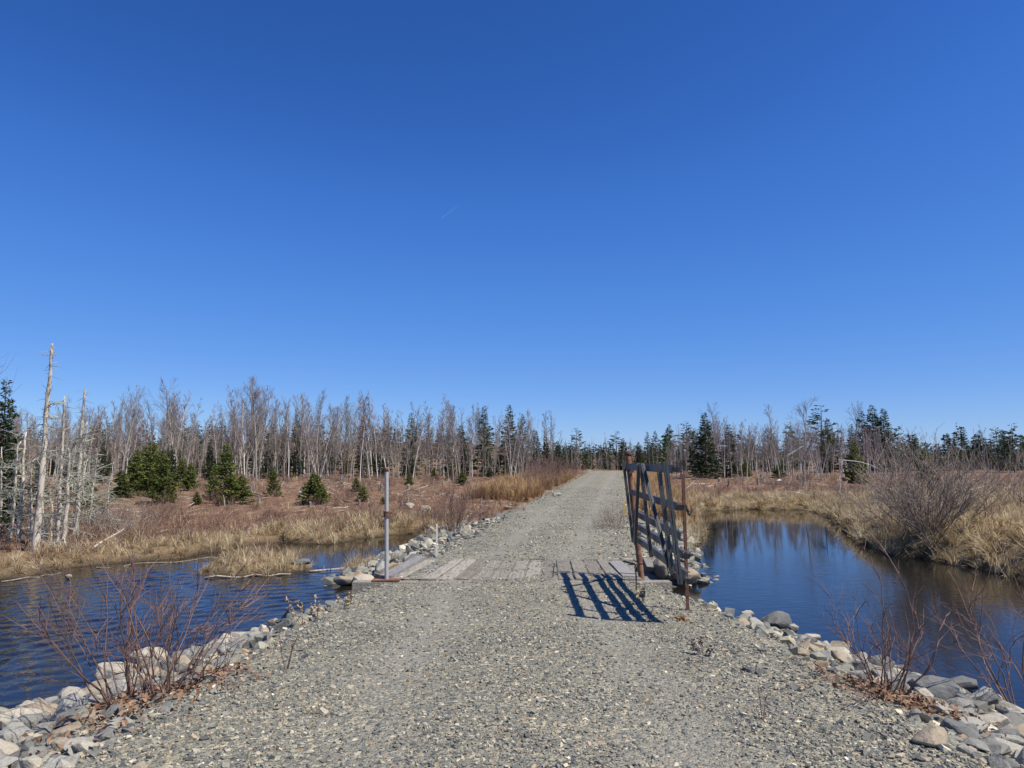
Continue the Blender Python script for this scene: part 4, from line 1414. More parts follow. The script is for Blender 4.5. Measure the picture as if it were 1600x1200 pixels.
# --- trees beyond the crest of the road and right of it
def right_wood():
    rng = np.random.default_rng(47)
    named = [(901, 112, 669, PINE[0], "pine_tree", "tall airy pine beyond the crest, left of the road's end", "pine"),
             (963, 112, 674, PINE[1], "pine_tree", "airy pine beyond the crest directly over the road's right edge", "pine"),
             (872, 100, 688, DENSE[1], "spruce_tree", "bushy spruce left of the road's end beyond the tall grass", "spruce"),
             (915, 116, 692, SPRUCE[3], "spruce_tree", "slim spruce just right of the tall airy pine", "spruce"),
             (893, 108, 698, DENSE[0], "spruce_tree", "low dense spruce under the tall airy pine", "spruce"),
             (946, 118, 704, SPRUCE[4], "spruce_tree", "lowest spruce right over the middle of the road's end", "spruce"),
             (974, 110, 684, DENSE[1], "spruce_tree", "dense spruce just left of the rusty gate post's top", "spruce"),
             (998, 106, 690, DENSE[0], "spruce_tree", "dense spruce just right of the rusty gate post's top", "spruce"),
             (884, 110, 690, SPRUCE[0], "spruce_tree", "small spruce left of the airy pine beyond the crest", "spruce"),
             (985, 112, 690, SPRUCE[1], "spruce_tree", "dark spruce behind the top of the rusty gate post", "spruce"),
             (1012, 104, 674, SPRUCE[2], "spruce_tree", "dark spruce rising above the middle of the open gate", "spruce"),
             (1024, 108, 672, SPRUCE[3], "spruce_tree", "dark spruce above the gate, right of its middle", "spruce"),
             (1047, 98, 662, SPRUCE[4], "spruce_tree", "tall dark spruce above the gate's free end", "spruce"),
             (1074, 95, 660, PINE[2], "pine_tree", "dark pine right above the thin rusty stake", "pine"),
             (1103, 66, 643, DENSE[0], "spruce_tree", "large dense spruce right of the gate at the clearing edge", "spruce"),
             (1086, 68, 672, SPRUCE[2], "spruce_tree", "spruce touching the left side of the large dense one", "spruce"),
             (1140, 68, 662, DENSE[1], "spruce_tree", "second dense spruce with birches beside it at the clearing edge", "spruce"),
             (1200, 95, 668, SPRUCE[1], "spruce_tree", "spruce behind the row of white birches", "spruce"),
             (1286, 92, 633, PINE[0], "pine_tree", "tall rounded pine above the inlet", "pine"),
             (1296, 90, 652, SPRUCE[3], "spruce_tree", "dark spruce tucked under the tall rounded pine", "spruce"),
             (1332, 88, 662, SPRUCE[0], "spruce_tree", "lowest and leftmost of the spruce group above the inlet's end", "spruce"),
             (1350, 90, 641, SPRUCE[4], "spruce_tree", "reddish tipped spruce, second of the group above the big bush", "spruce"),
             (1367, 88, 631, DENSE[1], "spruce_tree", "tallest spruce of the group above the big bush", "spruce"),
             (1384, 88, 637, DENSE[0], "spruce_tree", "rightmost wide spruce of the group above the big bush", "spruce"),
             (1508, 120, 666, SPRUCE[2], "spruce_tree", "single taller spruce tip over the right bank", "spruce"),
             (1534, 120, 671, SPRUCE[4], "spruce_tree", "spruce tip right of the single taller one over the right bank", "spruce"),
             (1585, 85, 662, PINE[1], "pine_tree", "broad dark pine at the right edge of the picture", "pine"),
             (1560, 90, 668, PINE[2], "pine_tree", "broad dark pine second from the right picture edge", "pine")]
    for px, dist, y, kind, nm, lab, cat in named:
        p = spot(px, dist)
        put_conifer(nm, kind, p, top_h(px, y, dist, p[2]), lab, cat, "conifers right of the road", rng, 1.75 if kind in PINE else 1.2)
    bare = [(1256, 56, 628, MAPLE[1], "maple_tree", "tall bare tree with upright trunk standing before the inlet's far end", "tree"),
            (1212, 72, 632, POPLAR[1], "poplar_tree", "tall bare tree left of the tall forked one", "tree"),
            (1125, 90, 634, MAPLE[2], "maple_tree", "bare crown between the two dense spruces", "tree"),
            (1333, 95, 634, MAPLE[3], "maple_tree", "bare round crown left of the spruce group", "tree"),
            (1235, 74, 668, BIRCH[0], "birch_tree", "leaning white birch beside the tall bare tree", "birch"),
            (1280, 66, 668, CLUMP[1], "birch_clump", "clump of three white birches under the rounded pine", "birch"),
            (1152, 62, 690, BIRCH[3], "birch_tree", "thin white birch in front of the second dense spruce", "birch"),
            (1131, 58, 672, POLE[2], "bare_sapling", "slim grey bare tree right in front of the large dense spruce", "tree"),
            (1545, 60, 690, BIRCH[1], "birch_tree", "pale stemmed tree over the right bank near the picture edge", "birch"),
            (1480, 62, 705, POPLAR[2], "poplar_tree", "small bare tree over the right bank right of the big bush", "tree")]
    for px, dist, y, kind, nm, lab, cat in bare:
        p = spot(px, dist)
        put_tree(nm, kind, p, top_h(px, y, dist, p[2]), lab, cat, None, rng)
    bins = [(1085, "above the gate's free end"), (1160, "around the two dense spruces"), (1225, "between dense spruces and tall bare tree"), (1310, "below the tall rounded pine"), (2000, "beside the spruce group above the big bush")]
    where = lambda q: next(t for x_, t in bins if q < x_)
    for i in range(115):
        px = 1035 + 365 * (i + rng.random()) / 115
        dist = rng.uniform(66, 95)
        p = spot(px, dist)
        y = np.interp(px, [1035, 1100, 1125, 1180, 1240, 1300, 1390], [684, 660, 646, 664, 656, 658, 668]) + abs(rng.normal(0, 14))
        h = top_h(px, y, dist, p[2])
        if rng.random() < 0.6: put_tree("birch_tree", BIRCH[rng.integers(5)], p, h, "slender pale barked bare tree " + where(px), "birch", "pale birches in the right wood", rng)
        else: put_tree("poplar_tree", POPLAR[rng.integers(4)], p, h, "slender grey barked bare tree " + where(px), "tree", "grey bare trees in the right wood", rng)
    for i in range(44):
        px = rng.uniform(862, 1045); dist = rng.uniform(100, 140)
        p = spot(px, dist)
        h = top_h(px, np.interp(px, [868, 900, 935, 975, 1040], [684, 688, 704, 696, 684]) + rng.uniform(0, 22), dist, p[2])
        put_tree("poplar_tree", POPLAR[rng.integers(4)], p, h, "small bare tree beyond the crest of the road", "tree", "bare trees beyond the crest", rng)
    for i in range(30):
        px = rng.uniform(868, 1400) if i % 5 == 0 else rng.uniform(1000, 1400); dist = rng.uniform(98, 125)
        p = spot(px, dist)
        h = top_h(px, np.interp(px, [868, 935, 1000, 1100, 1300, 1400], [706, 716, 694, 680, 680, 688]) + rng.uniform(-5, 20), dist, p[2])
        put_conifer("spruce_tree", SPRUCE[rng.integers(5)], p, h, "dark background spruce " + ("beyond the crest of the road" if px < 1000 else where(px)), "spruce", "background spruces right of the road", rng, 1.2)
    for i in range(46):
        px = rng.uniform(1390, 1640); dist = rng.uniform(105, 150)
        p = spot(px, dist)
        h = top_h(px, np.interp(px, [1390, 1420, 1480, 1560, 1640], [690, 694, 692, 684, 676]) + rng.normal(0, 7), dist, p[2])
        if rng.random() < 0.72: put_conifer("spruce_tree", SPRUCE[rng.integers(5)], p, h, "dark spruce in the distant wood " + ("right of the big bush" if px < 1500 else "above the right picture edge"), "spruce", "distant spruces above the right bank", rng, 1.3)
        else: put_tree("poplar_tree", POPLAR[rng.integers(4)], p, h * 0.95, "greyish bare tree in the distant wood " + ("right of the big bush" if px < 1500 else "above the right picture edge"), "tree", "distant bare trees above the right bank", rng)


right_wood()


# --- the far wood behind: one mass
def far_wood():
    rng = np.random.default_rng(53)
    vs = []
    for i in range(3):
        t, c = bare_tree(800 + i, h=9.0, r=0.08, first=0.3, nprim=9, ang=0.45, blen=0.2, sub=3, twig=2, twig_r=0.014)
        a, b = t.arrays(); a2, b2 = c.arrays()
        vs.append((np.concatenate([a, a2]), np.concatenate([b, b2 + len(a)])))
    n = 130
    px = rng.uniform(-150, 870, n); d = rng.uniform(84, 125, n)
    X = (px - 800) / FPX * d
    pos = np.stack([X, d, terrain(X, d)], 1)
    s = rng.uniform(0.7, 1.05, n)
    o = scatter_mesh("far_wood", vs, pos, np.stack([s, s, s], 1), (np.zeros(n), np.zeros(n), rng.uniform(0, 6.28, n)), rng, M['twig_grey'])
    tag(o, "dim mass of bare trees deep behind the left wood", "wood", kind="stuff")
    vs = []
    for i in range(3):
        _, _, (V, T, _r) = conifer(830 + i, h=8.0, rad=2.0, whorl=0.66, per=6, dens=0.36, spray=0.66, ragged=0.25)
        vs.append((V, T))
    n = 340
    px = rng.uniform(-150, 1750, n); d = np.where(rng.random(n) < 0.5, rng.uniform(88, 128, n), rng.uniform(128, 200, n))
    px[:40] = rng.uniform(850, 1030, 40)
    mid = (px > 845) & (px < 1030)
    d = np.where(mid, rng.uniform(125, 190, n), d)
    X = (px - 800) / FPX * d
    pos = np.stack([X, d, terrain(X, d)], 1)
    s = rng.uniform(0.5, 0.8, n) * np.where(mid, 0.85, 1.0)
    o = scatter_mesh("far_spruce_wood", vs, pos, np.stack([s, s, s], 1), (np.zeros(n), np.zeros(n), rng.uniform(0, 6.28, n)), rng, M['needles'])
    tag(o, "distant dark conifer wood closing the horizon", "wood", kind="stuff")


far_wood()


def undergrowth():
    """thin grey saplings and dead lower stems that fill the foot of the woods"""
    rng = np.random.default_rng(59)
    vs = []
    for i in range(4):
        t, c = bare_tree(860 + i, h=4.6, r=0.03, stems=1, first=0.12, nprim=7, ang=0.55, blen=0.24, sub=2, twig=1, twig_r=0.008, lean=0.08)
        a, b = t.arrays(); a2, b2 = c.arrays()
        vs.append((np.concatenate([a, a2]), np.concatenate([b, b2 + len(a)])))
    px = np.concatenate([rng.uniform(-120, 860, 200), rng.uniform(1010, 1420, 70), rng.uniform(1400, 1700, 40), rng.uniform(856, 1030, 60)])
    n = len(px)
    d = rng.uniform(67, 90, n)
    d[-60:] = rng.uniform(96, 135, 60)
    X = (px - 800) / FPX * d
    pos = np.stack([X, d, terrain(X, d)], 1)
    s = rng.uniform(0.6, 1.25, n)
    o = scatter_mesh("sapling_thicket", vs, pos, np.stack([s, s, s], 1), (rng.normal(0, .05, n), rng.normal(0, .05, n), rng.uniform(0, 6.28, n)), rng, M['twig_grey'])
    tag(o, "thicket of thin grey saplings filling the foot of the woods", "thicket", kind="stuff")


undergrowth()

# --- young spruces in the clearing
rngY = np.random.default_rng(61)
young = [(210, 771, 702, "young spruce at the left end of the clump by the snags"),
         (234, 775, 690, "tall young spruce in the middle of the clump by the snags"),
         (252, 783, 704, "wide young spruce at the front of the clump by the snags"),
         (282, 762, 716, "young spruce at the right end of the clump by the snags"),
         (350, 788, 694, "large bushy young spruce in the left clearing, tallest of the pair"),
         (377, 787, 742, "shorter bushy spruce right of the large one in the left clearing"),
         (222, 768, 698, "young spruce between the left end and the tall one of the clump"),
         (296, 766, 722, "small bright spruce just right of the clump by the snags"),
         (332, 782, 728, "bright green young spruce on the left flank of the large bushy one"),
         (307, 788, 768, "tiny spruce left of the large bushy one in the clearing"),
         (426, 776, 731, "young spruce beside the slim bare tree in the clearing"),
         (490, 786, 738, "young yellow green spruce alone in the middle of the clearing"),
         (505, 786, 760, "low side spruce right of the one in mid clearing"),
         (556, 768, 746, "small spruce left of the left post's top"),
         (567, 783, 758, "second small spruce just below, left of the left post"),
         (598, 788, 776, "tiny green seedling left of the left post"),
         (640, 758, 738, "small spruce right of the left post's top at the wood edge"),
         (678, 748, 732, "yellow green low spruce at the wood edge above the stake"),
         (703, 750, 734, "low spruce next to the yellow green one at the wood edge"),
         (722, 757, 736, "sparse low spruce right of the two at the wood edge"),
         (765, 745, 730, "dark low spruce at the wood edge near the road"),
         (188, 778, 735, "low spruce at the foot of the snags, nearest right"),
         (1165, 745, 722, "low green spruce in the right clearing behind the inlet"),
         (1216, 738, 725, "tiny green spruce in the right clearing beside the birches"),
         (1335, 728, 690, "green young spruce behind the bent white birch"),
         (1445, 728, 702, "yellow green young spruce over the right bank behind the big bush")]
for i, (px, yb, yt, lab) in enumerate(young):
    p = hit(px, yb)
    if px in (1335, 1445): p = spot(px, 58)
    if p[1] > 75: p = spot(px, 68)
    h = top_h(px, yt, p[1], p[2])
    put_conifer("young_spruce", YOUNG[i % 4], p, h, lab, "spruce", "young spruces in the clearings", rngY, 1.2 if h < 1.6 else 0.78)

# --- spruces at the left edge of the picture, among the snags
for px, dist, yt, kind, w, lab in ((2, 23, 590, DENSE[1], 0.8, "big dark spruce cut by the left picture edge"),
                                   (12, 30, 690, DENSE[0], 1.1, "dense low spruce behind the snags at the left edge"),
                                   (62, 33, 705, SPRUCE[3], 1.3, "shaded spruce behind the tallest snag"),
                                   (108, 36, 712, SPRUCE[2], 1.3, "shaded spruce between the middle and right snags"),
                                   (142, 30, 752, YOUNG[2], 1.2, "small green spruce at the foot of the rightmost tall snag")):
    p = spot(px, dist)
    put_conifer("spruce_tree", kind, p, top_h(px, yt, dist, p[2]), lab, "spruce", None, rngY, w)
p = spot(-105, 22)
put_tree("bare_tree", MAPLE[3], p, top_h(-105, 450, 22, p[2]), "bare tree beyond the left edge whose twigs reach into the sky", "tree", None, rngY, 1.0, 1.2)


# ------------------------------------------------------------------ dead snags
def snag(px, yb, pxt, yt, r, label, seed, nb=36, broken=True, dist=None, group=None, name="dead_snag"):
    rng = np.random.default_rng(seed)
    p = hit(px, yb) if dist is None else spot(px, dist)
    t = at_d(pxt, yt, p[1] + rng.uniform(-0.3, 0.3)) - p
    root = empty(name, p, label, "snag", group)
    n = 22
    P = np.array([t * s for s in np.linspace(-0.03, 1, n)])
    P[1:-1, :2] += np.cumsum(rng.normal(0, 0.014, (n - 2, 2)) * 0.7, axis=0)
    R = r * (1 - 0.66 * np.linspace(0, 1, n)) * rng.uniform(0.86, 1.14, n)
    R[0] *= 1.35
    mb = MB(); mb.tube(P, R, 9, cap=True)
    mb.build("trunk", M['snag'], root, True)
    stubs = MB()
    for i in range(int(nb * 1.6)):
        s = rng.uniform(0.08, 0.985) if i < nb else rng.uniform(0.6, 0.99)
        f = s * (n - 1); k = min(int(f), n - 2)
        q = P[k] + (P[k + 1] - P[k]) * (f - k)
        L = rng.choice([0.12, 0.25, 0.6, 1.1], p=[0.45, 0.2, 0.2, 0.15]) * (1.15 - 0.5 * s) * rng.uniform(0.7, 1.3)
        if s > 0.72: L = min(L, 0.32)
        az = rng.uniform(0, 6.28)
        B, _ = wander(q, (math.cos(az), math.sin(az), rng.normal(0.0, 0.28)), L, 4, rng, 0.12, -0.02)
        mb = MB() if L > 0.4 else stubs
        mb.tube(B, np.linspace(0.016 if L > .4 else 0.010, 0.004, 5), 3, r=rng.random())
        if L > 0.4:
            for _ in range(12):
                m = rng.integers(0, 4)
                q2 = B[m] + (B[m + 1] - B[m]) * rng.random()
                d2 = rng.normal(0, 1, 3); d2[2] = d2[2] * 0.5 - 0.15
                d2 /= np.linalg.norm(d2)
                C, _ = wander(q2, d2, L * rng.uniform(0.2, 0.5), 3, rng, 0.25, -0.05)
                mb.tube(C, np.linspace(0.009, 0.003, 4), 3, r=rng.random())
            mb.build("dead_branch", M['lichen'], root)
    if stubs.n: tag(stubs.build("branch_stubs", M['lichen'], root), kind="stuff")
    return root


snag(55, 862, 82, 537, 0.10, "tallest bleached snag, thick trunk at the left water edge", 1, 60)
snag(118, 842, 133, 608, 0.085, "second tallest bleached snag, rightmost of the tall ones", 2, 60)
snag(92, 852, 101, 619, 0.065, "slender bleached snag between the two tallest", 3, 46)
snag(28, 848, 41, 675, 0.07, "shorter bleached snag left of the tallest one", 4, 40)
snag(16, 845, 33, 690, 0.05, "thin snag leaning beside the shorter one at the left edge", 5, 40)
snag(98, 858, 106, 700, 0.07, "broken off snag with flaking bark left of the rightmost tall one", 6, 34)
snag(48, 850, 56, 716, 0.045, "thin broken snag in front of the shaded spruce, left of tallest", 7, 40)
snag(1, 840, 3, 698, 0.05, "snag half cut by the left picture edge", 8, 26)
snag(80, 846, 78, 765, 0.035, "short grey snag at the foot of the slender one", 9, 16)
snag(68, 850, 72, 740, 0.04, "short leaning snag close right of the tallest one", 10, 22)
snag(128, 800, 136, 660, 0.05, "thin lichen grey snag with long branches behind the rightmost tall one", 12, 60, dist=27)
snag(146, 800, 150, 700, 0.04, "low twiggy lichen grey dead spruce right of the tall snags", 13, 80, dist=26)
snag(172, 800, 172, 748, 0.035, "lowest twiggy grey dead spruce right of the snags", 14, 70, dist=25)


# ------------------------------------------------------------------ shrubs
def shrub(name, pos, label, cat, seed, n=14, h=1.2, spread=0.7, r0=0.010, sub=4, twig=3, mat='stem_red', lean=(0, 0), base=0.12, bend=0.10, up=0.05, group=None, subang=(0.3, 0.9), k=5, split=False):
    rng = np.random.default_rng(seed)
    root = empty(name, pos, label, cat, group)
    stems, tw = MB(), MB()
    for i in range(n):
        if split: stems, tw = MB(), MB()
        az = i / n * 6.28 + rng.normal(0, 0.4)
        el = spread * rng.uniform(0.15, 1.15)
        d = np.array((math.cos(az) * math.sin(el) + lean[0], math.sin(az) * math.sin(el) + lean[1], math.cos(el)))
        L = h * rng.uniform(0.6, 1.12)
        b = base * rng.random()
        P, dd = wander((b * math.cos(az), b * math.sin(az), -0.08), d, L, 7, rng, bend, up)
        r = r0 * rng.uniform(0.65, 1.1)
        stems.tube(P, np.linspace(r, r * 0.28, 8), k)
        for j in range(sub):
            t = rng.uniform(0.3, 0.97) * 7; m = min(int(t), 6)
            q = P[m] + (P[m + 1] - P[m]) * (t - m)
            L2 = L * rng.uniform(0.18, 0.42)
            c0 = around(P[m + 1] - P[m], rng.uniform(*subang), rng.uniform(0, 6.28), rng)
            C, _ = wander(q, c0, L2, 4, rng, bend, up)
            tw.tube(C, np.linspace(r * 0.45, r * 0.2, 5), 3)
            for _ in range(twig):
                m2 = rng.integers(0, 4)
                q2 = C[m2] + (C[m2 + 1] - C[m2]) * rng.random()
                e0 = around(C[m2 + 1] - C[m2], rng.uniform(0.3, 0.8), rng.uniform(0, 6.28), rng)
                E, _ = wander(q2, e0, L2 * rng.uniform(0.2, 0.5), 2, rng, bend, up)
                tw.tube(E, np.linspace(r * 0.25, r * 0.13, 3), 3)
        if split:
            st = stems.build("stem", M[mat], root, True)
            tag(tw.build("twigs", M[mat], st), kind="stuff")
    if not split:
        tag(stems.build("stems", M[mat], root, True), kind="stuff")
        tag(tw.build("twigs", M[mat], root), kind="stuff")
    return root


p = hit(205, 1098)
shrub("bare_shrub", p, "leafless red stemmed shrub in the left foreground among bank stones", "shrub", 71, n=20, h=1.32, spread=0.86, r0=0.0095, sub=7, twig=4, base=0.2, bend=0.13, up=0.035, split=True)
p = hit(262, 1088)
shrub("bare_shrub", p, "leafless red stemmed shrub overlapping the left foreground one on its right", "shrub", 72, n=16, h=1.25, spread=0.8, r0=0.0085, sub=6, twig=3, base=0.14, bend=0.13, up=0.035, split=True)
p = hit(1386, 1086)
shrub("bare_shrub", p, "leafless red stemmed shrub on the right bank, upright and rooted in leaves", "shrub", 73, n=15, h=1.05, spread=0.7, r0=0.0085, sub=6, twig=3, base=0.12, bend=0.13, up=0.04, split=True)
p = hit(1600, 1125)
shrub("bare_shrub", p, "large leafless shrub cut by the right picture edge over the water", "shrub", 74, n=13, h=1.65, spread=0.9, r0=0.0115, sub=7, twig=3, base=0.3, bend=0.13, up=0.03, lean=(-0.25, 0), split=True)
p = at_d(1452, 830, 20.5); p[2] = tz(p[0], p[1])
shrub("alder_bush", p, "big dense grey brown bare bush on the right bank over the inlet", "bush", 75, n=92, h=2.2, spread=0.98, r0=0.016, sub=9, twig=5, mat='stem_grey', base=0.5, bend=0.09, up=0.05, k=4)
p = at_d(1405, 815, 22.5); p[2] = tz(p[0], p[1])
shrub("alder_bush", p, "lower bare bush in front left of the big one on the right bank", "bush", 76, n=34, h=1.7, spread=1.0, r0=0.011, sub=8, twig=5, mat='stem_grey', base=0.5, k=4)
p = hit(706, 832)
shrub("alder_bush", p, "reddish bare bush left of the road just past the survey stake", "bush", 77, n=60, h=1.55, spread=0.75, r0=0.008, sub=8, twig=4, base=0.65, k=4)
p = hit(678, 826)
shrub("alder_bush", p, "smaller reddish bare bush left of the one past the survey stake", "bush", 78, n=24, h=1.15, spread=0.6, r0=0.007, sub=7, twig=4, base=0.45, k=4)
p = hit(962, 826)
shrub("low_bush", p, "low twiggy bush at the right road edge behind the gate", "bush", 79, n=40, h=0.85, spread=1.0, r0=0.006, sub=8, twig=4, mat='stem_grey', base=0.3, k=4)
p = hit(945, 822)
shrub("low_bush", p, "small twiggy bush left of the low one at the right road edge", "bush", 80, n=24, h=0.5, spread=1.0, r0=0.005, sub=7, twig=4, mat='stem_grey', base=0.25, k=4)
for i, (px, dist, h, lab) in enumerate(((1330, 34, 1.3, "reddish bare bush on the right bank near the inlet's far bend"), (1245, 48, 1.5, "bare brown bush behind the grass at the inlet's far end"),
                                        (1585, 24, 2.0, "bare bush at the right picture edge on the bank"), (1530, 30, 1.6, "bare bush on the right bank between big bush and picture edge"),
                                        (225, 24, 1.3, "grey bare bush at the left pond edge right of the snags"), (165, 22.5, 1.2, "grey tangled bare bush right beside the snags' feet"))):
    p = spot(px, dist)
    shrub("bare_bush", p, lab, "bush", 90 + i, n=30, h=h, spread=0.9, r0=0.010, sub=6, twig=3, mat='stem_grey' if i != 0 else 'stem_red', base=0.5, k=4)
# thicket along the left edge of the climbing road
rngT = np.random.default_rng(97)
ROADSIDE = []
for i in range(16):
    y = rngT.uniform(44, 76)
    x = float(xr(y) - hw(y)) - rngT.uniform(0.7, 2.6)
    lab = "reddish bare bush beside the climbing road, " + ("near the crest" if y > 62 else "above the tall tan grass")
    if i < 4:
        o = shrub("roadside_bush", (x, y, tz(x, y)), lab, "bush", 300 + i, n=26, h=1.8, spread=0.6, r0=0.012, sub=6, twig=3, base=0.6, group="bushes along the climbing road", k=3)
        ROADSIDE.append(o)
    else:
        src = ROADSIDE[i % 4]
        sc_ = rngT.uniform(0.8, 1.2)
        o = empty("roadside_bush", (x, y, tz(x, y)), lab, "bush", "bushes along the climbing road", rngT.uniform(0, 6.28), (sc_, sc_, sc_))
        for ch in list(src.children):
            c = ch.copy(); COL.objects.link(c); c.parent = o

# low bushes standing out of the brush on the clearings
for i in range(46):
    right_side = i >= 30
    px, py = (rngT.uniform(180, 760), rngT.uniform(752, 826)) if not right_side else (rngT.uniform(1110, 1340), rngT.uniform(745, 775))
    p = hit(px, py)
    if p[1] > 66 or abs(p[0] - float(xr(p[1]))) < 3.2 or p[2] < WATER_Z + 0.15: continue
    sc_ = rngT.uniform(0.22, 0.55)
    where_ = "right clearing beyond the inlet" if right_side else ("left clearing, left of the lone sapling" if px < 430 else ("left clearing, left of the left post" if px < 610 else "left clearing, right of the left post"))
    o = empty("low_bush", p, f"{'knee high' if sc_ < 0.38 else 'waist high'} brown bare bush on the {where_}", "bush", "low bushes on the clearings", rngT.uniform(0, 6.28), (sc_ * 1.3, sc_ * 1.3, sc_))
    for ch in list(ROADSIDE[i % 4].children):
        c = ch.copy(); COL.objects.link(c); c.parent = o

# weeds
def weed(px, py, h, label, seed, n=3, heads=True, mat='grass', spread=0.4, lean=(0, 0)):
    rng = np.random.default_rng(seed)
    p = hit(px, py)
    root = empty("dry_weed", p, label, "weed")
    st, hd = MB(), MB()
    for i in range(n):
        az = rng.uniform(0, 6.28); el = spread * rng.uniform(0.2, 1.1)
        P, _ = wander((0, 0, -0.03), (math.cos(az) * math.sin(el) + lean[0], math.sin(az) * math.sin(el) + lean[1], math.cos(el)), h * rng.uniform(0.6, 1.1), 5, rng, 0.1)
        st.tube(P, np.linspace(0.005, 0.0022, 6), 4)
        for k in range(9 if heads else 4):
            q = P[3 + k % 2] + (P[4 + k % 2] - P[3 + k % 2]) * rng.random()
            d = rng.normal(0, 1, 3); d /= np.linalg.norm(d)
            hd.tube([q, q + d * 0.018, q + d * 0.04], [0.004, 0.011 if heads else 0.003, 0.002], 4, r=rng.random())
    st.build("stalks", M['stem_grey' if mat == 'grass' else mat], root)
    tag(hd.build("seed_heads" if heads else "side_twigs", M[mat], root), kind="stuff")


weed(474, 978, 0.46, "dry weed with fluffy seed heads on the left bank edge", 1, 4, lean=(-0.2, 0))
weed(492, 972, 0.34, "shorter fluffy headed weed right of the first on the left bank", 2, 4, lean=(0.2, 0))
weed(535, 952, 0.26, "spreading straw weed where the left bank nears the bridge", 3, 6, spread=1.0)
weed(446, 1048, 0.34, "small bare twig standing alone in the gravel on the left", 4, 3, False, 'stem_red')
weed(1100, 1026, 0.26, "dark little weed in the gravel below the rusty stake", 5, 7, True, 'stem_grey', 0.9)
weed(1193, 1132, 0.36, "single thin dead stalk in the right foreground gravel", 6, 2, False, 'stem_red', 0.2)
weed(1007, 945, 0.28, "dry grassy weed beside the iron rod in the gate's shadow", 7, 7, True, 'grass', 0.6)
weed(1064, 972, 0.10, "orange dry tuft at the foot of the thin rusty stake", 8, 14, True, 'reed', 1.2)


# ------------------------------------------------------------------ grass, brush, litter: stuff
def tuft(rng, blades=34, h=0.5, spread=0.9, w=0.006):
    V, T = [], []
    for i in range(blades):
        az = rng.uniform(0, 6.28); el = abs(rng.normal(0, spread * 0.55))
        b = rng.uniform(0, 0.10); L = h * rng.uniform(0.5, 1.2)
        p = np.array((b * math.cos(az), b * math.sin(az), -0.03))
        d = np.array((math.cos(az) * math.sin(el), math.sin(az) * math.sin(el), math.cos(el)))
        s = np.array((-math.sin(az), math.cos(az), 0)) * w * rng.uniform(0.6, 1.4)
        m = p + d * L * 0.55
        d2 = d + np.array((math.cos(az), math.sin(az), -0.9)) * rng.uniform(0.1, 0.75)
        e = m + d2 / np.linalg.norm(d2) * L * 0.45
        k = len(V)
        V += [p - s, p + s, m - s * 0.8, m + s * 0.8, e]
        T += [(k, k + 1, k + 3), (k, k + 3, k + 2), (k + 2, k + 3, k + 4)]
    return np.array(V), np.array(T)


def sprig(rng, stems=12, h=0.5, w=0.008, spread=0.8):
    V, T = [], []
    for i in range(stems):
        az = rng.uniform(0, 6.28); el = abs(rng.normal(0, spread * 0.6))
        d = np.array((math.cos(az) * math.sin(el), math.sin(az) * math.sin(el), math.cos(el)))
        b = rng.normal(0, 0.12, 2); p = np.array((b[0], b[1], -0.04))
        L = h * rng.uniform(0.4, 1.15)
        for q, dd, LL, ww in [(p, d, L, w)] + [(p + d * L * rng.uniform(0.3, 0.8), d + rng.normal(0, 0.45, 3), L * 0.45, w * 0.7) for _ in range(2)]:
            dd = dd / np.linalg.norm(dd)
            s = np.cross(dd, rng.normal(size=3)); s = s / np.linalg.norm(s) * ww
            s2 = np.cross(dd, s)
            k = len(V)
            V += [q + s, q - s * 0.5 + s2 * 0.87, q - s * 0.5 - s2 * 0.87, q + dd * LL]
            T += [(k, k + 1, k + 3), (k + 1, k + 2, k + 3), (k + 2, k, k + 3)]
    return np.array(V), np.array(T)


def region_points(rng, n, x0, x1, y0, y1, cond):
    x = rng.uniform(x0, x1, n); y = rng.uniform(y0, y1, n)
    d = pond_d(x, y); z = terrain(x, y)
    dx = np.abs(x - xr(y)) - hw(y)
    # only where the camera's neighbourhood can see it
    px = 800 + FPX * x / np.maximum(y, 1)
    k = cond(x, y, d, z, dx) & (z > WATER_Z - 0.02) & (px > -260) & (px < 1860)
    return np.stack([x, y, z], 1)[k], d[k]


